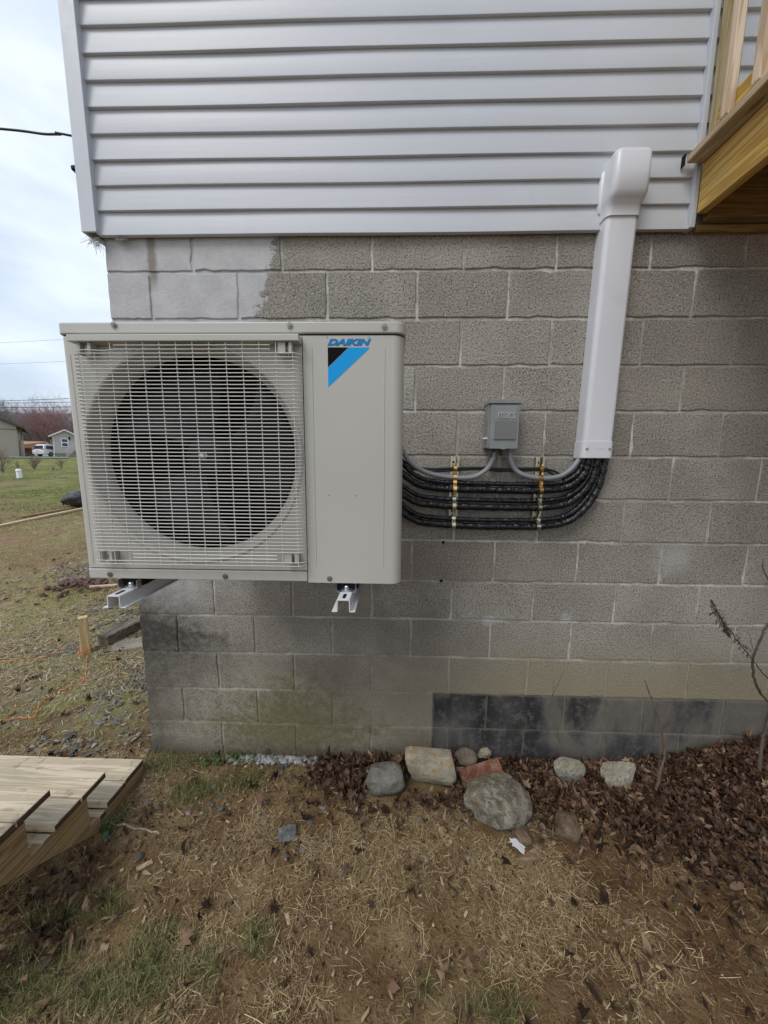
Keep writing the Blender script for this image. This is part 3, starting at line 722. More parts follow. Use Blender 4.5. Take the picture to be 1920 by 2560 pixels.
# ---------------------------------------------------------------- disconnect box
box = thing('disconnect_box', (1.82,-.03,1.716), 'small grey electrical disconnect box on the block wall above the pipes', 'electrical box')
bx0, bx1, bz0, bz1, bd = 1.748, 1.882, 1.715, 1.930, .082
MB().box(bx0, bx1-.006, -bd+.012, -.002, bz0+.004, bz1-.004).build('enclosure', m_grey_paint, box, bevel=.002)
MB().box(bx0+.006, bx1-.001, -bd-.001, -bd+.0115, bz0, bz1-.022).build('door', m_grey_paint, box, bevel=.0015)
MB().box(bx0-.004, bx1+.006, -bd-.006, -.001, bz1-.018, bz1).build('rain_hood', m_grey_paint, box, bevel=.002)
dl, dr, db, dt = bx0+.022, bx1-.012, bz0+.040, bz1-.032
MB().box(dl, dr, -bd-.0055, -bd-.001, db, dt).build('raised_panel', m_grey_paint, box, bevel=.004, seg=3)
MB().box(dl+.003, dr-.003, -bd-.0062, -bd-.0054, db+.002, db+.082).build('sticker', m_label, box)
lettering('mars', dl+.013, dr-.010, dt-.052, dt-.024, -bd-.0075, m_grey_light, box, 'embossed_lettering', .0, .22, .003, .95)
MB().box(1.806, 1.826, -bd-.004, -bd+.004, bz0-.003, bz0+.002).build('latch', m_screw, box, bevel=.0006)
MB().lathe([(.0001,-.016),(.006,-.016),(.0065,-.006),(.010,-.005),(.010,0)], (bx0-.0005,-.045,bz0+.045), 'x', 6).build('side_bolt', m_zinc, box)
for cx in (1.768, 1.829):
    MB().lathe([(.0001,-.034),(.0135,-.034),(.0145,-.026),(.0145,-.012),(.0175,-.011),(.0175,-.001)], (cx,-.042,bz0+.004), 'z', 10).build('conduit_fitting', plain('dark_fitting', (.06,.065,.08), .4), box)

# ---------------------------------------------------------------- strut rails with clamps
PIPE_Z = [(1.558,.0115),(1.528,.0165),(1.479,.0115),(1.447,.0160),(1.386,.0115),(1.356,.0165)]
def strut(xc, label):
    t = thing('strut_channel', (xc, 0, 1.335), label, 'strut rail', 'strut rails holding the pipe runs')
    z0, z1 = 1.335, 1.682; w_, d_, th = .0205, .021, .0025
    pr = [(-w_,0),(-w_,-d_),(-w_+.009,-d_),(-w_+.009,-d_+.006),(-w_+.0065,-d_+.006),(-w_+.0065,-d_+th),(-w_+th,-d_+th),(-w_+th,-th),
          (w_-th,-th),(w_-th,-d_+th),(w_-.0065,-d_+th),(w_-.0065,-d_+.006),(w_-.009,-d_+.006),(w_-.009,-d_),(w_,-d_),(w_,0)]
    o = MB().prism([(xc+a_, b_-.002) for a_, b_ in pr], z0, z1, 'z').build('rail', m_galv, t); fix_normals(o.data)
    for zz in (1.655, 1.502, 1.42): MB().lathe([(.0001,-.002),(.0055,-.002),(.006,0)], (xc-.003,-.005,zz), 'y', 10).build('rail_bolt', m_black, t)
    for i, (zz, r_) in enumerate([(1.625,.010),(1.583,.0115)]+PIPE_Z):
        mt = m_brass if i < 4 else m_galv
        yc = -.024-r_; arc = [(xc, yc-(r_+.003)*math.sin(a_), zz+(r_+.003)*math.cos(a_)) for a_ in [(-.25+1.5*j/12)*PI for j in range(13)]]
        # strap: two thin bands round the pipe with a bolt above it
        m_ = MB(); hw = .0085
        vs = [];
        for p_ in arc: vs += [(p_[0]-hw, p_[1], p_[2]), (p_[0]+hw, p_[1], p_[2])]
        m_.add(vs, [(2*j,2*j+1,2*j+3,2*j+2) for j in range(len(arc)-1)])
        o = m_.build('pipe_clamp', mt, t); sm = o.modifiers.new('solid','SOLIDIFY'); sm.thickness = .0022; sm.offset = 0
        MB().lathe([(.0001,.012),(.004,.012),(.0045,.008),(.0045,.004),(.002,.004),(.002,-.006)], (xc+.002, yc-r_*.6, zz+r_+.0015), 'z', 8).build('clamp_bolt', m_zinc if i > 5 else mt, t, smooth=30)
    return t
strut(1.613, 'short vertical strut rail with brass coloured clamps beside the outdoor unit')
strut(2.012, 'short vertical strut rail with brass coloured clamps nearer the white duct')

# ---------------------------------------------------------------- pipe runs
def run_pts(lst): return [at(a_, b_, c_) for a_, b_, c_ in lst]
S2 = 2.37
def cpx(a_, b_): return (950+a_/S2, 950+b_/S2)
labels = ['uppermost thin black wrapped pipe, just under the grey conduits', 'thick black wrapped pipe second from the top of the bundle', 'thin black ribbed pipe third from the top of the bundle',
          'thick black wrapped pipe fourth from the top of the bundle', 'thin black wrapped pipe second from the bottom of the bundle', 'lowest thick black wrapped pipe with the widest bend up into the duct']
for i, (zz, r_) in enumerate(PIPE_Z):
    yc = -.024-r_
    zl = zz+[.10,.085,.075,.065,.08,.072][i]
    xe = [2.198,2.218,2.240,2.258,2.276,2.293][i]
    ye = -.024-r_*1.3
    rad = [.10,.13,.16,.18,.22,.25][i]
    L_ = [(1.22,-.10,zl+.12),(1.33,-.075,zl+.02),(1.43,-.055,zz+(zl-zz)*.32),(1.52,yc,zz+.006),(1.613,yc,zz),(1.75,yc,zz-.003+.002*math.sin(i)),(1.89,yc,zz-.004),(2.012,yc,zz-.002)]
    # sweep up into the duct
    x_s = 2.04; ex, ez = xe, 1.70
    for t in (.25,.5,.75,1.):
        th = t*PI/2
        L_.append((x_s+(ex-x_s)*math.sin(th)**.95, yc+(ye-yc)*t, zz-.002+(ez-zz-.045)*(1-math.cos(th))**1.0))
    L_.append((ex, ye, 1.72))
    pts = catmull(L_, 14); rr = random.Random(i)
    rads = [r_*(1+.05*math.sin(j*.9+i)+rr.uniform(-.035,.035)) for j in range(len(pts))]
    o = MB().tube(pts, rads, 14).build('insulated_pipe', m_wrap, smooth=80)
    tag(o, labels[i], 'pipe', 'black wrapped refrigerant pipes')
def conduit(name, px, r_, mat, label, cat, ribs=False, Yc=-.045, ext=None, group=None):
    P = [at(*cpx(a_, b_), Yc if len(q_) < 3 else q_[2]) for q_ in px for a_, b_ in [q_[:2]]]
    if ext: P = [Vector(ext)]+P
    pts = catmull(P, 12 if not ribs else 24)
    rads = [r_*(1+(.05 if ribs and j % 3 == 0 else 0)) for j in range(len(pts))]
    return tag(MB().tube(pts, rads, 12).build(name, mat, smooth=80), label, cat, group)
Yc = -.036
conduit('flexible_conduit', [(100,330,-.12),(140,430,-.085),(200,505,-.06),(300,556,-.04),(448,579,Yc),(560,572,Yc),(636,524,Yc),(668,470,-.042),(672,430,-.042)], .0115, m_conduit, 'grey flexible conduit curving from the outdoor unit up into the grey box', 'conduit', True, group='grey flexible conduits')
conduit('flexible_conduit', [(768,430,-.042),(772,470,-.042),(800,530,Yc),(860,566,Yc),(960,582,Yc),(1060,572,Yc),(1130,530,-.04),(1178,470,-.04),(1190,440,-.04)], .0115, m_conduit, 'grey flexible conduit curving from the grey box into the white duct', 'conduit', True, group='grey flexible conduits')
conduit('black_cable', [(90,420,-.10),(140,478,-.07),(200,512,-.05),(290,526,-.036),(448,522,-.036),(600,520,-.036),(710,526,-.034),(860,524,-.036),(966,526,-.036),(1030,540,-.036),(1080,565,-.03),(1130,560,-.028),(1200,500,-.028),(1225,450,-.03)], .0055, m_cable, 'upper thin black cable slung across both strut rails', 'cable', group='thin black cables')
conduit('black_cable', [(95,450,-.10),(140,500,-.08),(210,530,-.05),(300,542,-.032),(448,533,-.032),(600,528,-.032),(710,538,-.030),(860,536,-.032),(966,534,-.032),(1020,556,-.030),(1070,580,-.026),(1140,575,-.024),(1215,505,-.022),(1240,450,-.022)], .006, m_cable, 'lower thin black cable slung across both strut rails', 'cable', group='thin black cables')
tag(MB().lathe([(.0075,-.002),(.0085,0),(.0075,.002)], at(*cpx(712,531), -.034), 'x', 10).build('cable_tie', m_black), 'black tie holding the two thin cables together under the grey box', 'cable tie')

# ---------------------------------------------------------------- deck
deck = thing('deck', (3.6,-1.5,2.69), 'raised timber deck with balusters projecting from the house wall', 'deck')
MB().box(2.573, 2.612, -3.4, -.047, 2.682, 2.866).build('rim_beam', m_pt_y, deck, bevel=.004)
MB().box(2.508, 2.655, -3.42, -.045, 2.868, 2.900).build('edge_board', m_ply_y, deck, bevel=.007, seg=3)
MB().box(2.615, 6.5, -.060, -.022, 2.664, 2.866).build('ledger', m_pt_x, deck, bevel=.003)
for i in range(9):
    xj = 2.98+i*.4
    MB().box(xj, xj+.038, -3.36, -.062, 2.682, 2.866).build('joist', m_pt_y, deck, bevel=.003)
for i in range(27):
    x0 = 2.660+i*.145
    MB().box(x0, x0+.140, -3.4, -.052, 2.868, 2.894).build('deck_board', m_ply_y, deck, bevel=.003)
MB().box(2.573, 6.5, -3.44, -3.402, 2.682, 2.866).build('end_beam', m_pt_x, deck, bevel=.004)
MB().box(2.578, 2.645, -.086, -.048, 2.902, 4.0).build('post', m_pt_z, deck, bevel=.005)
MB().box(2.577, 2.615, -3.3, -.088, 2.945, 3.030).build('bottom_rail', m_pt_y, deck, bevel=.004)
MB().box(2.577, 2.615, -3.3, -.088, 3.80, 3.889).build('top_rail', m_pt_y, deck, bevel=.004)
for i in range(24):
    yb = -.150-i*.115; z0 = 2.925
    b_ = MB(); hx = .0145
    b_.add([(2.546,yb-hx,z0+.022),(2.575,yb-hx,z0),(2.575,yb+hx,z0),(2.546,yb+hx,z0+.022),(2.546,yb-hx,3.87),(2.575,yb-hx,3.87),(2.575,yb+hx,3.87),(2.546,yb+hx,3.87)],
           [(0,3,2,1),(4,5,6,7),(0,1,5,4),(1,2,6,5),(2,3,7,6),(3,0,4,7)])
    o = b_.build('baluster', m_bal, deck, bevel=.002); fix_normals(o.data)
for xp in (2.585, 6.3): MB().box(xp, xp+.14, -3.56, -3.42, Hf(xp,-3.5)-.1, 2.9).build('support_post', m_pt_z, deck, bevel=.005)
tag(MB().box(2.4995, 2.5025, -.050, -.030, 2.862, 2.905).build('flashing_clip', m_black, bevel=.0005), 'small dark metal clip at the wall end of the deck edge board', 'clip')

# ---------------------------------------------------------------- loose stair flight, lower left
stairs = thing('wooden_steps', (-.8,-.4,.03), 'low flight of pale plank steps lying on the ground at the corner', 'steps')
XL = -1.9
for k in range(4):
    zt_ = .125+k*.150; yf_ = -.120-k*.222
    for j, (ya, yb, zz) in enumerate(((yf_-.118, yf_, zt_),(yf_-.232, yf_-.121, zt_-.001),(yf_-.268, yf_-.2345, zt_-.028))):
        xr = .052+random.uniform(-.004,.004)
        if j == 2: xr -= .004
        m_ = MB().box(XL+random.uniform(-.05,.05), xr-.0015, ya, yb, zz-.026, zz)
        b_ = m_.build('tread_board', m_wood_x, stairs, bevel=.003)
        MB().box(xr-.0013, xr, ya+.003, yb-.003, zz-.024, zz-.002).build('board_end', m_endgrain, stairs)
    zg = .0
for xs_ in (.002, -1.0, -1.85):
    P = [(-.125,-.03),(-.125,.0965),(-.43,.0965),(-.43,.2425),(-.655,.2425),(-.655,.3925),(-.877,.3925),(-.877,.5425),(-1.05,.5425),(-1.05,.44),(-.744,.255),(-.56,.14),(-.40,.03),(-.34,-.03)]
    x0_, x1_ = (.010, .046) if xs_ > 0 else (xs_, xs_+.038)
    o = MB().prism([(a_, b_-.001) for a_, b_ in P], x0_, x1_, 'x').build('stringer', m_stringer, stairs)
    fix_normals(o.data)
for xs_ in (-.03, -1.88):
    MB().box(xs_-.03, xs_+.03, -1.08, -.99, -.05, .52).build('prop_post', m_stringer, stairs, bevel=.003)

# ---------------------------------------------------------------- stones along the wall
def ico(sub):
    import bmesh
    b = bmesh.new(); bmesh.ops.create_icosphere(b, subdivisions=sub, radius=1)
    V_ = [v.co.copy() for v in b.verts]; F_ = [tuple(v.index for v in f.verts) for f in b.faces]; b.free(); return V_, F_
IV, IF = ico(4); IV3, IF3 = ico(2)
def stone_mesh(size, seed, ang=0., rough=.12, lo=False, cuts=0):
    rr = random.Random(seed); o_ = Vector((seed*3.1, seed*1.7, seed*.9)); out = []
    pl_ = [(Vector((rr.gauss(0,1),rr.gauss(0,1),rr.gauss(0,1))).normalized(), rr.uniform(.50,.80)) for _ in range(cuts)]
    for v in (IV3 if lo else IV):
        d = v*(1+rough*mnoise.noise(v*1.3+o_)*2+rough*.45*mnoise.noise(v*4+o_)+rough*.28*mnoise.noise(v*9+o_)+rough*.14*mnoise.noise(v*22+o_))
        if ang: d = Vector([math.copysign(abs(c_)**(1-ang), c_) for c_ in d])*(.80)
        for n_, h_ in pl_:
            e = d.dot(n_)-h_
            if e > 0: d -= n_*e*.93
        out.append(Vector((d.x*size[0], d.y*size[1], d.z*size[2])))
    return MB().add(out, IF3 if lo else IF)
EXCL = []
def stone(name, px0, px1, top, bot, depth, mat, label, cat, seed, ang=0., rough=.12, tilt=0., cuts=0, sink=.25, yoff=0., grow=1., flat=1., up=0.):
    """a stone standing on the ground whose foot shows at picture row bot"""
    cx_ = (px0+px1)/2
    top += 10; bot += 14; g = on(cx_, bot); d = g.y+depth*.45+yoff
    a_, b_ = at(px0, (top+bot)/2, d), at(px1, (top+bot)/2, d); t_, u_ = at(cx_, top, d), at(cx_, bot, d)
    wd = (b_.x-a_.x)/2; wd *= grow; hh = max((t_.z-(g.z))/2, .02)*1.06*grow*flat
    loc = Vector(((a_.x+b_.x)/2, d, g.z+hh*(1.02-sink*.5)+up))
    kq = .72 if name == 'lichened_rock' else 1.; EXCL.append(((a_.x+b_.x)/2, d-.01, wd*kq, depth*.6*kq))
    o = stone_mesh((wd*1.06, depth*.55, hh*(1+sink*.9)), seed, ang, rough, cuts=cuts).build(name, mat, smooth=35)
    o.location = loc; o.rotation_euler = (0, tilt, 0); return tag(o, label, cat, 'stones along the foot of the wall')
stone('boulder', 909,1018,1900,1993,.13,m_rk_grey,'smooth rounded grey boulder, leftmost stone at the foot of the wall','stone',3,.16,.13,-.12,3,.1)
stone('limestone_slab', 1016,1136,1860,1979,.10,m_rk_tan,'large blocky yellowish stone beside the smooth grey boulder','stone',8,.66,.10,-.22,3,.05,0.,1.12)
stone('cobble', 1138,1195,1880,1938,.08,m_rk_brown,'small round brown stone behind the red brick','stone',4,.1,.1,.3,2,.1,.02,1.15,1.,.03)
stone('small_stone', 1190,1227,1880,1915,.05,m_rk_tan,'little yellow stone tucked behind the red brick','stone',11,.1,.22,-.5,4,.0,.02,1.2,1.,.035)
stone('lichened_rock', 1158,1334,1942,2072,.26,m_rk_lich,'broad low boulder with pale lichen in front of the red brick','stone',15,.18,.13,-.05,6,.2,-.03,1.12,.72)
stone('pale_stone', 1384,1458,1888,1960,.07,m_rk_pale,'pale yellow elongated stone lying in leaves before the black paint','stone',21,.30,.16,.65,8,.1,0.,1.15)
stone('pale_rock', 1503,1592,1902,1972,.08,m_rk_pale,'rough pale rock in the leaves, rightmost of the stones','stone',27,.25,.22,.1,8,.1,0.,1.15)
stone('muddy_stone', 1382,1450,2028,2106,.12,m_rk_mud,'flat muddy stone half sunk in the soil right of the lichened boulder','stone',31,.1,.12,.3,3,.35)
stone('muddy_cobble', 1273,1330,2064,2108,.09,m_rk_mud,'small muddy reddish stone above the white plastic scrap','stone',35,.1,.12,.0,3,.35)
# the red brick leans between the stones
pb = on(1205, 1962); bk = MB().box(-.108,.108,-.048,.048,-.031,.031).build('red_brick', m_brick, bevel=.004)
bk.location = at(1204, 1940, pb.y+.0); EXCL.append((bk.location.x, bk.location.y-.01, .11, .06)); bk.rotation_euler = (.5, -.28, .10); tag(bk, 'old red brick tilted against the stones', 'brick')
def flat_thing(name, px, py, size, mat, label, cat, rz=0, rx=0, ry=0, seed=0, lift=.012, group=None):
    g = on(px, py); m_ = MB()
    rr = random.Random(seed); P = []
    for i, (sx, sy) in enumerate(((-1,-1),(0,-1.05),(1,-1),(1.04,0),(1,1),(0,1.03),(-1,1),(-1.05,0))):
        P.append((sx*size[0]/2*(1+rr.uniform(-.12,.12)), sy*size[1]/2*(1+rr.uniform(-.12,.12))))
    m_.prism(P, -size[2]/2, size[2]/2, 'z'); o = m_.build(name, mat, bevel=min(size)*.15); fix_normals(o.data)
    o.location = (g.x, g.y, g.z+lift); o.rotation_euler = (rx, ry, rz); return tag(o, label, cat, group)
m_chip = wood_mat('split_wood_chip', 'y', (.42,.29,.16), (.58,.44,.28)); m_chip2 = wood_mat('old_wood_chip', 'x', (.20,.135,.08), (.32,.235,.15))
flat_thing('wood_chip', 1113, 2096, (.032,.075,.008), m_chip, 'light split wood offcut lying left of the white plastic scrap', 'wood chip', .45, .15, .1, 1)
flat_thing('wood_chip', 1322, 2150, (.10,.032,.010), m_chip2, 'brown splinter of wood lying just below the white plastic scrap', 'wood chip', .5, .1, .1, 2)
flat_thing('wood_chip', 1037, 2144, (.035,.075,.010), m_chip2, 'dull brown wood chip left of the light split offcut', 'wood chip', -.05, .1, .1, 3)
flat_thing('wood_chip', 1470, 2060, (.075,.014,.006), m_chip, 'narrow orange splinter beside the muddy stone', 'wood chip', -.2, .05, .1, 4)
flat_thing('wood_chip', 1585, 2100, (.075,.026,.012), m_chip2, 'stubby weathered chip of wood on the mud toward the right', 'wood chip', -.1, .05, .1, 5)
flat_thing('wood_chip', 1574, 2131, (.035,.022,.008), m_chip, 'small tan wood chip below the stubby weathered one', 'wood chip', .1, .05, .1, 6)
flat_thing('wood_chip', 362, 2170, (.055,.018,.008), m_chip, 'pale curled wood chip on the ground right of the steps', 'wood chip', .8, .05, .2, 7)
# white plastic scrap: a curved shard
sh = MB(); g = on(1293, 2128); vs = []
for j in range(7):
    for i in range(5):
        u_, v_ = i/4-.5, j/6-.5; wob = .003*math.sin(i*3+j*5)
        vs.append((u_*.040+(wob if i in (0,4) else 0), v_*.062+(wob*1.4 if j in (0,6) else 0), -.30*v_*v_*.062))
sh.add(vs, [(j*5+i, j*5+i+1, (j+1)*5+i+1, (j+1)*5+i) for j in range(6) for i in range(4) if (i,j) not in ((3,5),(0,5))])
o = sh.build('plastic_scrap', plain('white_plastic', (.72,.73,.74), .35)); so_ = o.modifiers.new('s','SOLIDIFY'); so_.thickness = .0022
o.location = (g.x, g.y, g.z+.034); o.rotation_euler = (.25,.15,1.15); EXCL.append((g.x, g.y, .03, .03)); tag(o, 'curved white plastic scrap lying on the straw', 'plastic scrap')
flat_thing('white_pebble', 1350, 2064, (.012,.012,.008), plain('white_chip', (.7,.65,.55), .6), 'tiny cream coloured pebble above the white plastic scrap', 'pebble', 0,0,0,9)
flat_thing('tar_scrap', 720, 2092, (.07,.055,.01), m_rk_slate, 'dark curled scrap of slate left of the stones', 'slate scrap', .4,.3,.2,10,.016)
flat_thing('slate_slab', 375, 1965, (.085,.05,.012), m_rk_slate, 'flat blue grey slate lying beside the end of the steps', 'slate slab', .8,.1,.1,12,.010)
flat_thing('rubber_scrap', 1742, 2275, (.022,.014,.012), m_black, 'little black rubber scrap on the straw at the lower right', 'rubber scrap', .3,.3,.2,14)
# old branch by the vine, sticks
def stick(name, pts, r0, r1, mat, label, cat='stick', n=7, group=None, wob=.004):
    P = catmull(pts, 6); rr = random.Random(len(label)); P = [p+Vector((rr.uniform(-1,1),rr.uniform(-1,1),rr.uniform(-1,1)))*wob for p in P]
    N = len(P); return tag(MB().tube(P, [r0+(r1-r0)*i/(N-1) for i in range(N)], n).build(name, mat, smooth=70), label, cat, group)
def onz(px, py, lift): g = on(px, py); return g+Vector((0,0,lift))
m_pale_branch = plain('peeled_branch', (.36,.30,.21), .8, var=.25, scale=20)
stick('fallen_branch', [onz(1858,1906,.02), onz(1900,1914,.025), onz(1990,1925,.02)], .016, .020, m_pale_branch, 'thick pale fallen branch in the leaves at the right edge', 'branch')
stick('stick', [onz(278,2062,.012), onz(340,2075,.012), onz(402,2088,.01)], .0045,.0035, m_pale_branch, 'straight pale stick lying right of the steps')
stick('stick', [onz(318,2058,.014), onz(365,2070,.02), onz(430,2075,.012), onz(480,2077,.012)], .003,.002, m_twig, 'thin forked twig beyond the straight pale stick')
stick('stick', [onz(1158,2218,.01), onz(1160,2160,.014), onz(1148,2110,.014), onz(1128,2050,.02)], .003,.0018, m_twig, 'thin upright looking twig lying below the brick')
stick('stick', [onz(1330,2056,.02), onz(1388,2036,.03), onz(1415,1985,.05), onz(1458,1950,.05), onz(1500,1942,.03)], .004,.002, m_twig, 'bent brown twig arching over the muddy stone')
stick('stick', [onz(870,1935,.02), onz(900,1968,.02), onz(915,1985,.012)], .0035,.003, m_pale_branch, 'short pale twig left of the grey boulder')

# saplings and vines against the wall
def plant(name, label, stems, cat='sapling', extra=None):
    b0 = stems[0][0][0]; t = thing(name, b0, label, cat)
    for P, r0, r1, mt in stems:
        q_ = catmull(P, 7); rr = random.Random(int(r0*1e6)); q_ = [p+Vector((rr.gauss(0,1),rr.gauss(0,1),rr.gauss(0,1)))*.0012 for p in q_]; N = len(q_)
        MB().tube(q_, [r0+(r1-r0)*i/(N-1) for i in range(N)], 6).build('stem', mt, t, smooth=70)
    if extra: extra(t)
    return t
def A(px, py, Y): return at(px, py, Y)
plant('sapling', 'thin leaning bare sapling in front of the black painted blocks', [
    ([A(1640,1975,-.22), A(1652,1925,-.20), A(1662,1880,-.18), A(1655,1830,-.16), A(1637,1765,-.14), A(1624,1735,-.13), A(1612,1702,-.12)], .0060, .0022, m_twig),
    ([A(1641,1970,-.22), A(1650,1900,-.22), A(1650,1862,-.21)], .003,.0012,m_twig)])
plant('sapling', 'slender forked twig seedling standing left of the leaning sapling', [
    ([A(1398,1860,-.06), A(1391,1815,-.06), A(1378,1778,-.05), A(1377,1760,-.05), A(1383,1735,-.05), A(1412,1673,-.05)], .0024,.0009,m_twig),
    ([A(1383,1740,-.05), A(1384,1696,-.05)], .0013,.0006,m_twig)])
plant('vine', 'curving brown vine climbing along the right edge of the picture', [
    ([A(1898,1925,-.30), A(1903,1860,-.28), A(1925,1790,-.26), A(1950,1700,-.24)], .008,.005,m_twig2),
    ([A(1945,1770,-.25), A(1912,1745,-.24), A(1888,1705,-.24), A(1882,1655,-.24), A(1895,1610,-.24), A(1918,1565,-.24), A(1945,1530,-.24)], .0055,.004,m_twig2),
    ([A(1925,1455,-.24), A(1908,1425,-.24), A(1906,1402,-.24)], .003,.0015,m_twig),
    ([A(1950,1530,-.24), A(1935,1480,-.24), A(1925,1455,-.24)], .004,.003,m_twig),
    ([A(1890,1640,-.24), A(1878,1605,-.24), A(1869,1578,-.24)], .0014,.0007,m_twig),
    ([A(1905,1845,-.28), A(1895,1815,-.28), A(1888,1803,-.28)], .0014,.0007,m_twig)], 'vine')
def seedhead(t):
    m_ = MB(); rr = random.Random(3)
    for i in range(150):
        u_ = rr.random()**.8; c_ = A(1777+u_*48, 1498+u_*92, -.26); s_ = .006+.03*math.sin(PI*min(1,u_*1.1))*rr.random()
        d_ = Vector((rr.gauss(0,1),rr.gauss(0,.6),rr.gauss(0,1)-.5)).normalized()
        m_.tube([c_, c_+d_*s_*.6, c_+d_*s_+Vector((0,0,-.006))], [.0009,.0007,.0016], 4)
    for i in range(40):
        u_ = rr.random(); c_ = A(1822+u_*50, 1572+u_*60, -.26); d_ = Vector((rr.gauss(0,1),rr.gauss(0,.6),rr.gauss(0,.7))).normalized()
        m_.tube([c_, c_+d_*.014, c_+d_*.02+Vector((0,0,-.008))], [.0007,.0006,.0014], 4)
    m_.build('seed_head', m_seed, t)
plant('dried_weed', 'dried weed stalk with a drooping dark seed head leaning across the blocks', [
    ([A(1975,1745,-.28), A(1920,1697,-.27), A(1878,1645,-.26), A(1835,1590,-.26), A(1805,1550,-.26), A(1780,1500,-.26)], .0026,.0010,m_seed)], 'weed', seedhead)

# ---------------------------------------------------------------- ground cover
def rmat(yaw, pitch, roll):
    cy, sy, cp_, sp_, cr_, sr = np.cos(yaw), np.sin(yaw), np.cos(pitch), np.sin(pitch), np.cos(roll), np.sin(roll)
    z0 = np.zeros_like(yaw); o1 = np.ones_like(yaw)
    Rz = np.stack([cy,-sy,z0, sy,cy,z0, z0,z0,o1], -1).reshape(-1,3,3)
    Rx = np.stack([o1,z0,z0, z0,cp_,-sp_, z0,sp_,cp_], -1).reshape(-1,3,3)
    Ry = np.stack([cr_,z0,sr, z0,o1,z0, -sr,z0,cr_], -1).reshape(-1,3,3)
    return Rz @ Rx @ Ry
STEP_X, STEP_Y0, STEP_Y1 = .075, -.38, -.11
def sample(n, x0, x1, y0, y1, dens):
    xs, ys = [], []
    tot = 0
    while tot < n:
        x = rng.uniform(x0, x1, n); y = rng.uniform(y0, y1, n)
        k_ = (rng.random(n) < dens(x, y)) & ~((x > -.012) & (y > -.012)) & ~((x < STEP_X) & (y > STEP_Y0) & (y < STEP_Y1) & (x > -2))
        for ex_, ey_, ea_, eb_ in EXCL: k_ &= (((x-ex_)/ea_)**2+((y-ey_)/eb_)**2 > 1)
        xs.append(x[k_]); ys.append(y[k_]); tot += k_.sum()
        if len(xs) > 60: break
    return np.concatenate(xs)[:n], np.concatenate(ys)[:n]
def scatter(name, T, TF, x, y, smin, smax, tilt, lift, mat, label, cat, upright=False, sxyz=None, bend=None, yaw=None):
    n = len(x); s = rng.uniform(smin, smax, n)
    Rm = rmat(rng.uniform(0, 2*PI, n) if yaw is None else yaw, rng.normal(0, tilt, n), rng.normal(0, tilt, n))
    TT = np.repeat(T[None], n, 0)*s[:,None,None]
    if sxyz is not None: TT = TT*sxyz[:,None,:]
    if bend is not None: TT = bend(TT, n)
    V = np.einsum('nij,nkj->nki', Rm, TT)
    z = H(x, y)+rng.uniform(0, 1, n)*lift
    V += np.stack([x,y,z], -1)[:,None,:]
    F = (TF[None]+(np.arange(n)*len(T))[:,None,None]).reshape(-1, TF.shape[1])
    o = link(name, npmesh(name, V.reshape(-1,3), F, mat)); o['label'] = label; o['category'] = cat; o['kind'] = 'stuff'; return o
# straw: a thin flat strip with two kinks
def strip(nseg, w_):
    T = []; 
    for i in range(nseg+1):
        t = i/nseg; ww = w_*(1-.35*abs(2*t-1)); T += [(-ww, t-.5, 0), (ww, t-.5, 0)]
    return np.array(T, float), np.array([(2*i,2*i+1,2*i+3,2*i+2) for i in range(nseg)])
ST, SF = strip(3, .5)
def straw_bend(TT, n):
    c = rng.normal(0, .10, (n,1)); d = rng.normal(.0, .10, (n,1)); yy = TT[:,:,1]/np.maximum(np.abs(TT[:,:,1]).max(1, keepdims=True), 1e-6); l = np.abs(TT[:,:,1]).max(1, keepdims=True)
    TT = TT.copy(); TT[:,:,0] += c*l*yy**2; TT[:,:,2] += (.08-np.abs(d))*l*(1-yy**2); return TT
def dens_straw(x, y):
    d = .05+1.0*sstep(.43, .64, .6*fbm(x*2.2+4, y*2.2, 21)+.4*fbm(x*7, y*7, 23)); d *= 1-.5*sstep(1.1, 2.0, x)*sstep(-.34, -.12, y)
    return np.clip(d, .05, 1)
nS = 120000; x, y = sample(nS, -1.0, 3.9, -1.35, -.0, dens_straw); n = len(x)
scatter('dry_straw', ST, SF, x, y, .6, 1.5, .20, .016, m_straw, 'mat of dry straw and dead grass over the soil in front of the wall', 'straw',
        sxyz=np.stack([rng.uniform(.0006,.0016,n), rng.lognormal(-3.95,.6,n), rng.uniform(.03,.05,n)], -1), bend=straw_bend)
nS = 85000; x, y = sample(nS, -11.0, .0, -.4, 9., lambda x, y: np.clip(.15+.9*sstep(.35,.6,fbm(x*1.1, y*1.1, 31)), 0, 1)*np.exp(-np.maximum(y,0)/3.2)*(x > -2.5-1.1*np.maximum(y,0))); n = len(x)
scatter('dry_straw', ST, SF, x, y, .8, 1.6, .22, .018, m_straw_pale, 'dry dead grass covering the yard beyond the house corner', 'straw',
        sxyz=np.stack([rng.uniform(.0014,.0034,n), rng.lognormal(-3.6,.45,n), rng.uniform(.03,.05,n)], -1), bend=straw_bend)
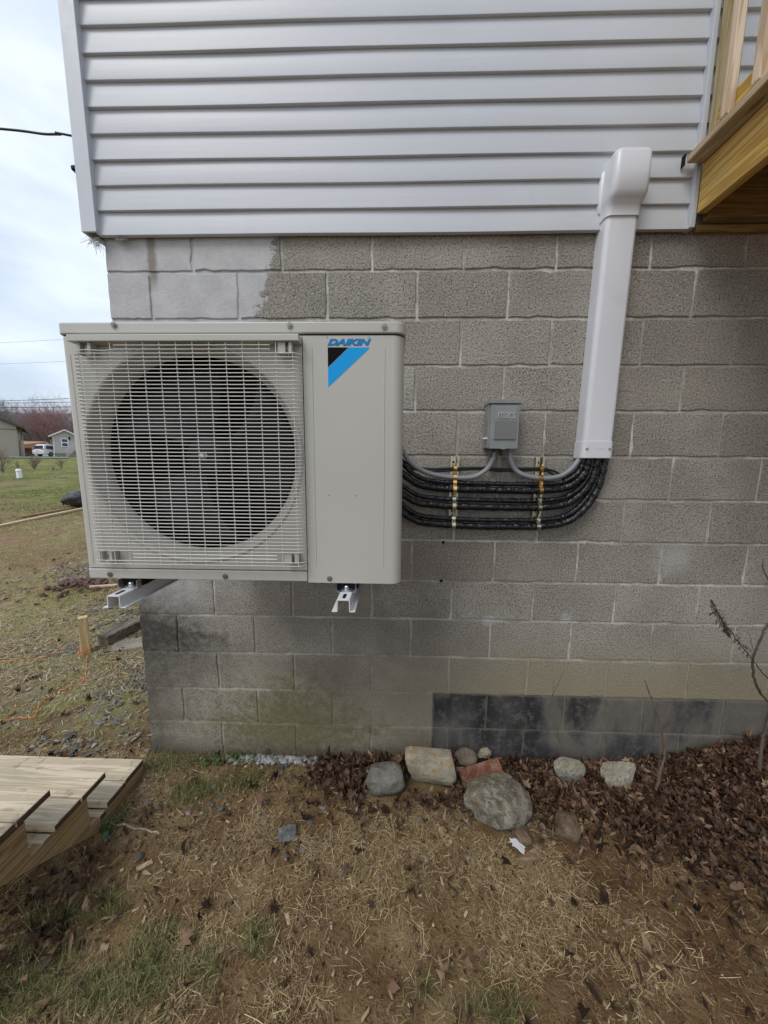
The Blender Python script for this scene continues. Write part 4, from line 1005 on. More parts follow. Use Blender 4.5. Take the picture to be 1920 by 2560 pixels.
# leaves: five-lobed, curled
ol = [(0,-1.0),(.28,-.62),(.85,-.70),(.60,-.25),(1.02,.12),(.55,.28),(.60,.75),(.22,.55),(0,1.12),(-.22,.55),(-.60,.75),(-.55,.28),(-1.02,.12),(-.60,-.25),(-.85,-.70),(-.28,-.62)]
LT = np.array([(0,0,0)]+[(a_,b_,0) for a_, b_ in ol], float); LF = np.array([(0,i+1,(i+1)%16+1) for i in range(16)])
def leaf_bend(TT, n):
    TT = TT.copy(); s = np.abs(TT[:,:,:2]).max(axis=(1,2))[:,None]
    c1, c2 = rng.normal(.4,.8,(n,1)), rng.normal(.1,.8,(n,1)); ph = rng.uniform(0,6,(n,1))
    TT[:,:,2] = s*(c1*(TT[:,:,0]/s)**2+c2*(TT[:,:,1]/s)**2+.22*np.sin(5*TT[:,:,0]/s+ph)*np.cos(4*TT[:,:,1]/s+ph))
    TT[:,:,:2] *= 1-.22*rng.random((n,1,1)); TT[:,:,0] *= rng.uniform(.5,1,(n,1)); return TT
def dens_leaf(x, y):
    band = sstep(.75, 1.3, x)*np.exp(-(np.maximum(-y-.02,0)/(.15+.19*sstep(1.4,3.2,x)))**2)*(.45+.55*sstep(.40,.56,fbm(x*5, y*5, 61)))
    right = .10*sstep(2.2, 3.1, x)*sstep(-.58,-.20,y); st = .06*np.exp(-(((x-.12)/.12)**2+((y+.66)/.22)**2))
    return np.clip(band+right+st+.0035, 0, 1)
ol2 = [(.05,-1.1),(.42,-.6),(.62,-.1),(.5,.5),(.15,1.0),(-.1,1.1),(-.40,.55),(-.55,.1),(-.5,-.5),(-.2,-.9)]; L2 = np.array([(0,0,0)]+[(a_,b_,0) for a_, b_ in ol2], float); LF2 = np.array([(0,i+1,(i+1)%10+1) for i in range(10)])
ol3 = [(-.2,-.9),(.55,-.55),(.3,-.1),(.9,.15),(.35,.6),(-.15,.35),(-.7,.75),(-.9,.1),(-.45,-.2)]; L3 = np.array([(0,0,0)]+[(a_,b_,0) for a_, b_ in ol3], float); LF3 = np.array([(0,i+1,(i+1)%9+1) for i in range(9)])
x, y = sample(8500, -.6, 4.2, -1.3, -.015, dens_leaf)
scatter('leaf_litter', L2, LF2, x, y, .010, .030, .8, .05, m_leaf, 'crumpled oval brown leaves mixed through the heap at the wall', 'leaf litter', bend=leaf_bend)
x, y = sample(9000, -.6, 4.2, -1.3, -.015, dens_leaf)
scatter('leaf_litter', L3, LF3, x, y, .006, .022, .8, .05, m_leaf, 'torn fragments of brown leaves mixed through the heap at the wall', 'leaf litter', bend=leaf_bend)
x, y = sample(2600, -.6, 4.2, -1.3, -.015, dens_leaf); n = len(x); x0_, y0_ = x, y
scatter('leaf_litter', LT, LF, x, y, .016, .034, .75, .055, m_leaf, 'brown dead leaves heaped along the foot of the wall', 'leaf litter', bend=leaf_bend)
x, y = sample(450, -4, 0, -.2, 6, lambda x, y: np.exp(-np.maximum(y,0)/2.5)*.8+0*x)
scatter('leaf_litter', LT, LF, x, y, .012, .030, .35, .02, m_leaf, 'scattered small brown leaves in the yard beyond the corner', 'leaf litter', bend=leaf_bend)
# the largest leaves one by one
def one_leaf_mesh(seed):
    rr = random.Random(seed); sx = rr.uniform(.55,1); c1, c2, ph = rr.gauss(.3,.4), rr.gauss(.2,.4), rr.uniform(0,6); vs = []
    oo = (ol, ol2+ol2[:0], ol3)[seed % 3]; pts = [(0,0)]+oo; c1 *= 1.5; c2 *= 1.5; FF = [(0,i+1,(i+1) % len(oo)+1) for i in range(len(oo))]
    for a_, b_ in pts:
        a_ *= sx*rr.uniform(.9,1.1); b_ *= rr.uniform(.9,1.1); vs.append((a_, b_, c1*a_*a_+c2*b_*b_+.2*math.sin(5*a_+ph)*math.cos(4*b_)))
    m_ = MB().add(vs, FF).build('dead_leaf', m_leaf_one, ground); me = m_.data; bpy.data.objects.remove(m_); return me
a = Mat('single_dead_leaf', .6, spec=.4); cc = a.ramp(a.rand(), [(0,(.055,.030,.018)),(.5,(.13,.070,.038)),(.85,(.23,.135,.075)),(1,(.38,.265,.165))])
p_ = a.obj(); a.col(a.mix(a.mul(a.noise(3, 5, .6, p_), .5), cc, (.06,.035,.02))); a.bump(a.noise(9, 4, .6, p_), .05); m_leaf_one = a.m
LM = [one_leaf_mesh(i) for i in range(10)]
x, y = sample(240, -.2, 3.7, -1.1, -.03, lambda x, y: np.clip(dens_leaf(x,y)*.8+.012, 0, 1))
for i in range(len(x)):
    o = bpy.data.objects.new('dead_leaf', LM[i % 10]); C.objects.link(o); o.parent = ground
    s_ = random.uniform(.016, .042)*(1 if y[i] > -.6 else .6); o.scale = (s_,)*3; o.rotation_euler = (random.gauss(0,.4), random.gauss(0,.4), random.uniform(0,6.28))
    o.location = (x[i], y[i], Hf(x[i], y[i])+random.uniform(.015,.04))
x, y = sample(9000, -.8, 3.9, -1.3, -.015, lambda x, y: .35+.65*fbm(x*3, y*3, 91))
scatter('leaf_crumbs', L3, LF3, x, y, .003, .010, .6, .014, m_leaf, 'small brown crumbs of leaf trodden into the soil and straw', 'leaf litter', bend=leaf_bend)
# chips and gravel
CT = np.array([(-1,-.6,0),(.9,-.8,0),(1.1,.5,0),(-.5,.9,0),(-.9,-.5,.28),(.8,-.7,.25),(1.0,.45,.3),(-.45,.8,.27)], float)
CF = np.array([(4,5,6,7),(0,1,5,4),(1,2,6,5),(2,3,7,6),(3,0,4,7)])
def patches(lst):
    C_ = [(on(a_, b_), r1, r2) for a_, b_, r1, r2 in lst]
    def f(x, y):
        d = np.zeros_like(x)
        for c_, r1, r2 in C_: d = np.maximum(d, np.exp(-(((x-c_.x)/r1)**2+((y-c_.y)/r2)**2)))
        return d
    return f
gp = patches([(330,1550,.22,.35),(260,1620,.22,.10),(350,1700,.16,.4),(200,1870,.4,.06),(330,1860,.18,.08),(310,1500,.25,.5),(640,1895,.22,.05),(760,1898,.22,.05),(900,1905,.2,.04),(230,1430,.5,.4),(150,1630,.25,.15)])
x, y = sample(3200, -3.5, 2.2, -.5, 5, lambda x, y: gp(x, y)**2.2*.9+.05)
n = len(x); scatter('slate_gravel', CT, CF, x, y, .005, .017, .25, .01, m_chips, 'grey slate chips and gravel strewn by the wall corner', 'gravel', sxyz=np.stack([rng.uniform(.6,1.4,n),rng.uniform(.6,1.4,n),rng.uniform(.5,1.3,n)],-1))
x, y = sample(3200, -3.5, 3.8, -1.2, 3.5, lambda x, y: np.exp(-np.maximum(y,0)/2.)+0*x)
n = len(x); scatter('wood_crumbs', CT, CF, x, y, .003, .010, .3, .016, m_bark, 'crumbs of bark and wood scattered on the straw', 'bark chips', sxyz=np.stack([rng.uniform(.3,.8,n),rng.uniform(1.,2.4,n),rng.uniform(.4,.9,n)],-1))
gpale = patches([(640,1893,.16,.03),(700,1890,.16,.035),(770,1893,.16,.035),(850,1897,.12,.03),(900,1903,.08,.03)])
x, y = sample(1500, .1, 1.7, -.25, -.012, lambda x, y: gpale(x, y)**1.5)
n = len(x); scatter('pale_gravel', CT, CF, x, y, .004, .013, .3, .014, island_mat('pale_gravel', [(0,(.16,.16,.165)),(.5,(.30,.30,.305)),(1,(.50,.50,.50))], .8, .001), 'pale grey gravel spilled along the foot of the wall', 'gravel', sxyz=np.stack([rng.uniform(.6,1.4,n),rng.uniform(.6,1.4,n),rng.uniform(.6,1.6,n)],-1))
# larger slates as single stones of the ground
sl_me = []
for i in range(6):
    rr = random.Random(i+40); P = [(math.cos(t)*rr.uniform(.7,1.1), math.sin(t)*rr.uniform(.5,.9)) for t in [k_*2*PI/7 for k_ in range(7)]]
    o = MB().prism(P, -.12, .12, 'z').build('slate_chip', m_rk_slate, ground); fix_normals(o.data); sl_me.append(o.data); bpy.data.objects.remove(o)
xs_, ys_ = sample(90, -2.4, .9, -.4, 2.2, lambda x, y: gp(x, y)*.8+.05)
for i in range(len(xs_)):
    o = bpy.data.objects.new('slate_chip', sl_me[i % 6]); C.objects.link(o); o.parent = ground; s_ = random.uniform(.015,.042); o.scale = (s_, s_, s_*.7)
    o.rotation_euler = (random.gauss(0,.22), random.gauss(0,.22), random.uniform(0,6.28)); o.location = (xs_[i], ys_[i], Hf(xs_[i], ys_[i])+.008)
# green grass
def blades(name, x, y, hmin, hmax, wmin, wmax, lean, mat, label):
    n = len(x); T, TF = strip(3, .5); T = T.copy(); T[:,1] += .5; T = T[:, [0,2,1]]        # upright
    T[:,0] *= np.repeat([1,.85,.6,.1], 2)
    h = rng.uniform(hmin, hmax, n); w_ = rng.uniform(wmin, wmax, n); TT = np.repeat(T[None], n, 0)*np.stack([w_, h, h], -1)[:,None,:]
    k_ = np.abs(rng.normal(.55, lean, n))[:,None]; t = TT[:,:,2]/h[:,None]
    TT[:,:,1] = h[:,None]*np.sin(k_*t*1.6)*t*.85; TT[:,:,2] = h[:,None]*t*np.cos(np.minimum(k_*t*1.2, 1.4))
    Rm = rmat(rng.uniform(0,2*PI,n), rng.normal(0,.2,n), rng.normal(0,.2,n)); V = np.einsum('nij,nkj->nki', Rm, TT)
    V += np.stack([x,y,H(x,y)-.002], -1)[:,None,:]
    F = (TF[None]+(np.arange(n)*8)[:,None,None]).reshape(-1,4); o = link(name, npmesh(name, V.reshape(-1,3), F, mat)); o['label'] = label; o['category'] = 'grass'; o['kind'] = 'stuff'
g1 = patches([(380,2400,.10,.07),(350,2470,.12,.06),(130,2300,.10,.06),(60,2480,.16,.09),(250,2500,.12,.06),(500,2440,.07,.05),(1062,2480,.03,.02),(1240,2540,.10,.03),(560,1900,.3,.04),(430,1905,.18,.06),(390,1925,.10,.07),(300,2040,.06,.05),(480,1990,.12,.06),(610,1960,.1,.05),(275,2270,.06,.05),(640,2360,.06,.04)])
x, y = sample(8000, -.9, 3.3, -1.25, -.015, lambda x, y: g1(x, y)**1.5*.9+.006)
blades('grass_tufts', x, y, .025, .075, .0015, .0030, .5, m_grass, 'green grass tufts growing through the straw in front of the wall')
g2 = patches([(60,1320,.9,.5),(200,1340,.7,.4),(330,1330,.5,.4),(60,1260,1.4,.8),(180,1250,1.2,.6),(60,1395,1.2,.5),(120,1480,.9,.25),(200,1500,.5,.25),(60,1780,.35,.12),(100,1660,.5,.35),(330,1700,.2,.2),(40,1860,.5,.12),(250,1830,.2,.08),(300,1360,.8,.5)])
x, y = sample(60000, -11, -.02, -.1, 9, lambda x, y: g2(x, y)*.9+.10+.35*sstep(.47,.60,fbm(x*1.3+7, y*1.3, 55)))
blades('yard_grass', x, y, .018, .05, .002, .0045, .5, m_yard, 'patchy green grass in the yard beyond the house corner')
x, y = sample(60000, -32, -2.0, 5, 28, lambda x, y: np.clip(sstep(.36,.56,fbm(x*.7, y*.7, 77)), .05, 1)*np.exp(-(y-5)/12))
blades('lawn_grass', x, y, .03, .07, .008, .018, .5, m_grass, 'green lawn reaching toward the neighbouring houses')
gw = patches([(545,1885,.10,.03),(600,1895,.06,.03),(660,1890,.1,.03),(1335,1975,.03,.03),(1385,1955,.02,.02),(265,2080,.03,.03),(270,1965,.02,.03),(540,1910,.05,.03)])
WT = np.array([(0,0,0),(.5,.3,.1),(.6,.8,.12),(0,1.1,.0),(-.6,.8,.12),(-.5,.3,.1)], float); WF = np.array([(0,1,2,3),(0,3,4,5)])
x, y = sample(520, -.2, 2.9, -.6, -.01, lambda x, y: gw(x, y)**2)
scatter('weed_leaves', WT, WF, x, y, .010, .022, .5, .03, m_weed, 'small green weeds sprouting at the foot of the wall', 'weeds')

# ---------------------------------------------------------------- yard things
g = on(215, 1636); st = MB()
w2 = .030; top_ = at(215, 1543, g.y).z
st.box(-w2, w2, -w2, w2, -.08, top_-g.z); o = st.build('wooden_stake', m_stake, bevel=.003); o.location = g; o.rotation_euler = (0,.02,.75)
tag(o, 'short square pine stake standing in the yard with orange string round its foot', 'stake')
SX = [(0,1658),(40,1657),(85,1651),(130,1640),(165,1618),(196,1617),(206,1628),(213,1634),(222,1642),(217,1660),(214,1690),(204,1712),(175,1722),(140,1737),(105,1758),(97,1772),(88,1795),(70,1799),(30,1802),(0,1814)]
m_ = MB(); P = catmull([onz(a_, b_, .012) for a_, b_ in SX], 5); rr = random.Random(2)
P = [onz(-120,1662,.012)]+[p+Vector((rr.gauss(0,.006),rr.gauss(0,.006),rr.uniform(0,.006))) for p in P]+[onz(-60,1830,.01), onz(0,1845,.01)]
m_.tube(P, .0028, 5); c0 = g
loop = [c0+Vector((.047*math.cos(t), .047*math.sin(t), .03+.012*math.sin(t*2.3)+t*.0015)) for t in [i*.5 for i in range(26)]]
m_.tube(loop, .002, 5); tag(m_.build('string_line', m_string, smooth=80), 'orange mason string trailing over the grass from the stake', 'string')
# old timber by the corner
a1, a2 = on(258, 1618), on(375, 1560); d_ = (a2-a1).normalized(); side = Vector((d_.y, -d_.x, 0)).normalized(); a2 = a1+d_*1.4
m_ = MB(); hw, hh = .058, .105
for e in (0,): 
    vs = [a1+side*s_*hw+Vector((0,0,t)) for s_, t in ((-1,-.02),(1,-.02),(1,hh),(-1,hh))]+[a2+side*s_*hw+Vector((0,0,t)) for s_, t in ((-1,-.02),(1,-.02),(1,hh),(-1,hh))]
    m_.add(vs, [(3,2,1,0),(4,5,6,7),(0,1,5,4),(1,2,6,5),(2,3,7,6),(3,0,4,7)])
o = m_.build('old_timber', m_oldtimber, bevel=.008, seg=3); fix_normals(o.data); tag(o, 'weathered dark timber lying on gravel behind the house corner', 'timber')
flat_thing('concrete_slab', 336, 1612, (.28,.20,.03), rock('pale_concrete', (.26,.24,.20), (.36,.34,.29)), 'pale flat slab edge just beside the house corner', 'slab', .3,0,0,3,.01)
# brick rubble pile
pc_ = on(200, 1470); pile = thing('rubble_pile', pc_, 'small heap of broken red brick and slate in the yard', 'rubble pile')
rub = [stone_mesh((1,.8,.55), 50+i, .2, .15, True, 4).build('rubble', m_rubble, pile, smooth=20).data for i in range(4)]
for o in [o_ for o_ in pile.children]: bpy.data.objects.remove(o)
rr = random.Random(9)
for i in range(70):
    s_ = rr.uniform(.02,.055); dx_, dy_ = rr.gauss(0,.15), rr.gauss(0,.11); o = bpy.data.objects.new('rubble', rub[i % 4]); C.objects.link(o); o.parent = pile
    gx_, gy2 = pc_.x+dx_, pc_.y+dy_; o.location = (dx_, dy_, Hf(gx_, gy2)-pc_.z+.02+.05*math.exp(-(dx_**2+dy_**2)/.05)); o.scale = (s_,)*3; o.rotation_euler = (rr.gauss(0,.4),rr.gauss(0,.4),rr.uniform(0,6))
flat_thing('board_offcut', 258, 1473, (.26,.055,.02), m_lumber, 'yellow board offcut on the right side of the rubble heap', 'offcut', .55,.0,.1,4,.04)
# long boards and bin bag
def long_board(px, label, w_, t_, mat, lift=0):
    p0, p1 = onz(*px[0], lift), onz(*px[1], lift); d_ = (p1-p0).normalized(); p1 = p0+d_*4.2 if px[2] is None else p1+d_*px[2]
    s_ = Vector((-d_.y, d_.x, 0)).normalized(); u_ = Vector((0,0,1)); vs = []
    for p in (p0, p1): vs += [p-s_*w_/2, p+s_*w_/2, p+s_*w_/2+u_*t_, p-s_*w_/2+u_*t_]
    o = MB().add(vs, [(3,2,1,0),(4,5,6,7),(0,1,5,4),(1,2,6,5),(2,3,7,6),(3,0,4,7)]).build('lumber_board', mat, bevel=.004); fix_normals(o.data)
    return tag(o, label, 'board', 'boards lying across the yard')
long_board(((-60,1331),(200,1276),1.5), 'long pale board lying across the yard, the nearer of two', .09, .045, m_lumber, .01)
long_board(((50,1297),(200,1270),1.5), 'long brown board lying just behind the nearer pale one', .09, .045, m_pt_x, .01)
gb_ = on(190, 1268); bag = thing('bin_bag', gb_, 'full black bin bag lying beside the long boards', 'bin bag')
vs = []
for v in IV:
    r_ = 1+.16*mnoise.noise(v*1.5+Vector((4,2,1)))+.07*mnoise.noise(Vector((v.x*7,v.y*7,v.z*2.5)))+.05*abs(mnoise.noise(v*6))
    r_ += .05*math.sin(math.atan2(v.z, v.y)*9)*max(0, -v.x); vs.append(gb_+Vector((.20+v.x*.36*r_, v.y*.33*r_, .23+max(v.z*.27*r_, -.23))))
MB().add(vs, IF).build('bag_body', m_bag, bag, smooth=60)
m_ = MB(); n_ = 14; vs = []
for j, (ox, rr1, zz) in enumerate(((-.10,.17,.20),(-.22,.085,.20),(-.26,.05,.20),(-.30,.10,.19),(-.37,.15,.17))):
    for k_ in range(n_):
        t = 2*PI*k_/n_; rq = rr1*(1+.25*math.sin(k_*2.5+j)); vs.append(gb_+Vector((.10+ox+.012*math.sin(k_*3), rq*math.cos(t), zz+rq*math.sin(t)*.8)))
m_.add(vs, [(j*n_+k_, j*n_+(k_+1)%n_, (j+1)*n_+(k_+1)%n_, (j+1)*n_+k_) for j in range(4) for k_ in range(n_)]); m_.build('bag_neck', m_bag, bag, smooth=60)
gp_ = on(49, 1195); pipe = thing('cleanout_pipe', gp_, 'short white capped pipe standing up out of the lawn', 'pipe')
MB().lathe([(.0001,-.1),(.11,-.1),(.11,.36)], gp_, 'z', 18).build('riser', plain('white_pipe', (.75,.77,.8), .4), pipe, smooth=50)
MB().lathe([(.118,.34),(.125,.35),(.125,.40),(.10,.45),(.05,.47),(.0001,.475)], gp_, 'z', 18).build('cap', plain('white_cap', (.72,.74,.78), .4), pipe, smooth=50)

# ---------------------------------------------------------------- bare shrubs and trees
def twiggy(n_main, height, spread, rad, seed, levels=3, per=4, trunkfrac=.0, mb=None, base=Vector((0,0,0)), up=.5, sides=4):
    rr = random.Random(seed); m_ = mb or MB()
    def br(p, d, l, r_, lv):
        n_ = 4; P = [p]; dd = d.copy()
        for i in range(n_):
            dd = (dd+Vector((rr.gauss(0,.16),rr.gauss(0,.16),rr.gauss(.04,.12)))).normalized(); P.append(P[-1]+dd*l/n_)
        m_.tube(P, [r_*(1-.6*i/n_) for i in range(n_+1)], sides if lv > 1 else 3, False)
        if lv <= 0: return
        for k_ in range(per):
            t = rr.uniform(.25,1.); i = min(n_-1, int(t*n_)); q = P[i].lerp(P[i+1], t*n_-i) if i < n_ else P[-1]
            a_ = Vector((rr.gauss(0,1),rr.gauss(0,1),rr.gauss(.15,.6))).normalized(); nd = (dd*rr.uniform(.5,1)+a_*spread+Vector((0,0,up*.3))).normalized()
            br(q, nd, l*rr.uniform(.45,.72), r_*.5, lv-1)
    for i in range(n_main):
        a_ = rr.uniform(0,2*PI); d = Vector((math.cos(a_)*spread*rr.uniform(.2,1), math.sin(a_)*spread*rr.uniform(.2,1), 1)).normalized()
        br(base.copy(), d, height*rr.uniform(.7,1)*.62, rad, levels)
    return m_
m_shrub = plain('shrub_twigs', (.21,.15,.12), .9, var=.2, scale=2)
for i, (px, py, h_, nm, lab) in enumerate(((8,1182,1.45,10,'bare reddish shrub cut by the left edge of the picture'),(86,1174,.95,12,'wide bare bush on the lawn in front of the parked van'),(154,1171,.70,6,'small bare shrub on the lawn closest to the outdoor unit'),(44,1172,.42,4,'tiny bare shrub just behind the white capped pipe'),(131,1178,.30,3,'sparse little twiggy shrub between the two larger bare bushes'))):
    g = on(px, py); h_ *= 1.35; t = twiggy(nm+2, h_, .6, .019 if h_ > .5 else .011, i+3, 2, 4).build('bare_shrub', m_shrub, smooth=60); t.location = g; tag(t, lab, 'shrub', 'bare shrubs on the lawn')

m_tk1 = plain('grey_tree_bark', (.165,.14,.135), .95, var=.2, scale=.5); m_tk2 = plain('red_budding_twigs', (.25,.14,.135), .95, var=.2, scale=.5); m_tk3 = plain('brown_tree_twigs', (.205,.18,.18), .95, var=.2, scale=.5)
def tree_proto(seed, hgt, m_t, m_c, trunk_h):
    rr = random.Random(seed); t = MB().tube([(0,0,-.5),(.05,.02,trunk_h*.5),(.1,-.03,trunk_h)], [hgt*.017,hgt*.013,hgt*.010], 8)
    crown = twiggy(7, hgt-trunk_h*.6, .62, hgt*.006, seed, 4, 5, base=Vector((.1,-.03,trunk_h*.75)), up=.7, sides=3)
    return t, crown
protos = []
for i, (sd, hg, mc) in enumerate(((11,17,m_tk3),(12,15,m_tk3),(13,13,m_tk2),(14,11,m_tk2))):
    t, c = tree_proto(sd, hg, m_tk1, mc, hg*.28)
    r_ = bpy.data.objects.new('bare_tree', None); C.objects.link(r_)
    t.build('trunk', m_tk1, r_, smooth=60); c.build('crown', mc, r_)
    protos.append(r_)
TL = [(0,8,78,1.02,'tall bare grey tree at the left edge above the beige house'),(1,52,82,1.0,'bare grey tree with a broad crown above the tan shed roof'),(0,33,88,1.0,'bare grey tree between the left edge tree and the broad crowned one'),
      (1,80,74,.80,'slim bare grey tree standing behind the parked van'),(2,112,72,.98,'red budding tree behind the gap between shed and cottage'),(3,132,68,1.1,'low dense red budding tree behind the cottage roof'),
      (2,152,76,1.12,'red budding tree rising over the cottage gable'),(1,98,86,.85,'low bare grey tree over the gap between shed and cottage'),(2,185,74,1.1,'red budding tree hidden mostly behind the outdoor unit'),
      (0,-25,84,1.0,'bare grey tree beyond the ridge of the beige house'),(1,142,90,.9,'bare grey tree showing behind the red budding crowns')]
TL = [(a_, at(b_, 1160, c_).x, c_, d_*.82, e_) for a_, b_, c_, d_, e_ in TL]
used = set()
def copy_tree(o, parent=None):
    c = o.copy(); C.objects.link(c); c.parent = parent
    for ch in list(o.children): copy_tree(ch, c)
    return c
for pi, tx, ty, s_, lab in TL:
    p = protos[pi]; o = p if pi not in used else None
    if o is None: o = copy_tree(p)
    used.add(pi); o.location = (tx, ty, Hf(tx, ty)-.2); o.scale = (s_*1.15, s_*1.15, s_); o.rotation_euler = (0,0,(tx*3.7) % 6.28)
    tag(o, lab, 'tree', 'bare trees beyond the houses')
# wood behind them: nobody could count it
nb = 12000; yw = rng.uniform(88, 175, nb); xw = -yw*rng.uniform(.80, 1.35, nb); T, TF = strip(2, .5); T = T.copy(); T[:,1] += .5; T = T[:, [0,2,1]]
hh = rng.uniform(2,9,nb); ww = rng.uniform(.05,.22,nb); TT = np.repeat(T[None], nb, 0)*np.stack([ww,hh,hh],-1)[:,None,:]
V = np.einsum('nij,nkj->nki', rmat(rng.normal(0,.5,nb), rng.normal(0,.45,nb), rng.normal(0,.5,nb)), TT)
zb_ = H0(xw, yw)+rng.uniform(0, 1, nb)**1.3*6.5*(.7+.6*vnoise(xw/9, yw/30, 3)); V += np.stack([xw,yw,zb_],-1)[:,None,:]
F = (TF[None]+(np.arange(nb)*6)[:,None,None]).reshape(-1,4)
aw = Mat('distant_wood', 1., spec=.1); aw.col(aw.mix(aw.mr(aw.noise(.035, 4), .45, .6), (.135,.122,.13), (.185,.135,.14))); 
o = link('distant_wood', npmesh('distant_wood', V.reshape(-1,3), F, aw.m)); o['label'] = 'far bare wood of purple grey and reddish trees behind the houses'; o['category'] = 'woodland'; o['kind'] = 'stuff'
# hill
hx = np.linspace(-900, 500, 90); hy = np.linspace(330, 700, 30); XX, YY = np.meshgrid(hx, hy, indexing='ij')
ZZ = 3+ (55+26*fbm(XX/170+3, YY*0, 41)+5*fbm(XX/9, YY/9, 42))*sstep(330, 480, YY)
I = np.arange(XX.size).reshape(XX.shape); F = np.stack([I[:-1,:-1],I[1:,:-1],I[1:,1:],I[:-1,1:]],-1).reshape(-1,4)
ah = Mat('wooded_hillside', 1., spec=.05); ah.col(ah.mix(ah.noise(.06, 6, .7), (.16,.18,.225), (.215,.235,.285)))
structure(link('hill', npmesh('hill', np.stack([XX,YY,ZZ],-1).reshape(-1,3), F, ah.m, True)))

# ---------------------------------------------------------------- neighbouring houses, van, wires
YH = 50.
def zg_(x, y): return Hf(x, y)
m_beige = Mat('beige_clapboard', .7); m_beige.col(m_beige.mix(m_beige.mr(m_beige.math('FRACT', m_beige.mul(m_beige.xyz()[2], 5.)), .0, .12), (.22,.195,.155), (.33,.295,.235))); m_beige = m_beige.m
m_brownroof = plain('brown_roof_trim', (.07,.045,.035), .8); m_tanroof = plain('tan_shingles', (.36,.20,.12), .9, var=.15, scale=2); m_redbrick = plain('dark_red_brick', (.13,.055,.045), .9, var=.2, scale=3)
m_cream = plain('cream_siding', (.44,.42,.385), .7, var=.04); m_whitet = plain('white_trim', (.75,.76,.78), .5); m_glass = Mat('dark_glass', .08, spec=.6, color=(.03,.035,.05)).m
m_found = plain('grey_foundation', (.24,.225,.21), .9, var=.15, scale=3)
def frame(px, py, Y, turn=45.):
    p = at(px, py, Y); M_ = Matrix.Translation(p) @ Matrix.Rotation(math.radians(turn), 4, 'Z'); Mi = M_.inverted(); o_ = Mi @ Vector(CAM)
    def q(px, py, w=0.):
        d = (Mi.to_3x3() @ Vector(_ray(px, py))); t = (w-o_.y)/d.y; return o_+d*t
    return M_, q
# beige house: its gable end, right corner at picture column 50
MH, q = frame(50, 1142, 47.); zb_h = -1.2; eav = q(56,1066).z; W_ = 11.; sl = .50; pk = eav+W_/2*sl; ov = q(60,1064).x
bh = thing('beige_house', tuple(MH @ Vector((-W_/2,5,0))), 'beige clapboard house with brown roof edge at the left of the picture', 'house')
o = MB().prism([(-W_,zb_h),(0,zb_h),(0,eav),(-W_/2,pk),(-W_,eav)], 0, 12, 'y', MH).build('wall', m_beige, bh); fix_normals(o.data)
for s_ in (-1,1):
    xe = -W_/2+s_*(W_/2+ov); ze = eav-ov*sl
    o = MB().prism([(-W_/2,pk+.01),(xe,ze+.01),(xe,ze+.20),(-W_/2,pk+.22)], -.4, 12.4, 'y', MH).build('roof', m_brownroof, bh); fix_normals(o.data)
MB().tube([MH @ q(a_, b_, -.08) for a_, b_ in ((59,1066),(51.5,1070),(53.5,1099),(48.5,1104),(51,1140))], .06, 6).build('downspout', m_brownroof, bh)
z_ = q(40,1074).z; MB().box(-W_, 0, -.04, -.005, z_-.03, z_+.03, MH).build('trim_band', m_brownroof, bh)
# cottage
MC, q = frame(136, 1145, 48.); pt, el = q(164,1074,-.4), q(120.5,1090,-.4); fz = q(136,1133).z; px_ = q(164,1100).x
sl = (pt.z-el.z)/(px_-el.x); ovc = -el.x; ez2 = el.z+sl*ovc
ct = thing('cottage', tuple(MC @ Vector((px_,4,0))), 'small cream cottage with white gable trim left of the outdoor unit', 'house')
o = MB().prism([(0,fz),(2*px_,fz),(2*px_,ez2-.1),(px_,pt.z-.1),(0,ez2-.1)], 0, 9, 'y', MC).build('wall', m_cream, ct); fix_normals(o.data)
MB().box(.04, 2*px_-.04, .05, 8.9, -1., fz, MC).build('foundation', m_found, ct)
for s_ in (-1,1):
    xe = px_+s_*(px_-el.x)
    o = MB().prism([(px_,pt.z-.13),(xe,el.z-.13),(xe,el.z+.03),(px_,pt.z+.03)], -.45, -.25, 'y', MC).build('barge_board', m_whitet, ct); fix_normals(o.data)
    o = MB().prism([(px_,pt.z-.07),(xe,el.z-.07),(xe,el.z+.07),(px_,pt.z+.07)], -.24, 9.4, 'y', MC).build('roof', m_tanroof, ct); fix_normals(o.data)
wa, wb = q(153.6,1117), q(170.2,1096.5)
wf = MB().box(wa.x, wb.x, -.07, -.005, wa.z, wb.z, MC).build('window', m_whitet, ct)
for k_ in range(2):
    h2 = (wb.z-wa.z)/2; z0_ = wa.z+.12+k_*(h2-.03); MB().box(wa.x+.13, wb.x-.13, -.10, -.072, z0_, z0_+h2-.2, MC).build('pane', m_glass, wf)
lp = MC @ q(173.5,1095.5,-.12); MB().lathe([(.0001,-.22),(.10,-.18),(.12,.1),(.05,.2),(.0001,.22)], lp, 'z', 8).build('wall_lamp', m_black, ct)
MB().tube([MC @ q(a_, b_, -.1) for a_, b_ in ((129,1091),(134.8,1097),(135.8,1142))], .045, 6).build('downspout', m_whitet, ct)
pr = thing('porch_steps', tuple(MC @ q(176,1145,-1.5)), 'grey porch steps with a railing at the front of the cottage', 'porch steps')
s0, s1 = q(165,1127,-1.5), q(186,1110,-1.5); bz = q(165,1146,-1.5).z; tz = s1.z-.95
for k_ in range(5):
    x0_ = s0.x+k_*(s1.x-s0.x)/5; MB().box(x0_, s1.x+2., -1.4, -.02, bz-.3+(k_ > 0)*(.3+k_*(tz-bz)/5+.004), bz+(k_+1)*(tz-bz)/5, MC).build('step', m_found, pr)
MB().tube([MC @ p for p in (s0, s1, s1+Vector((2,0,0)))], .06, 5).build('handrail', m_cream, pr)
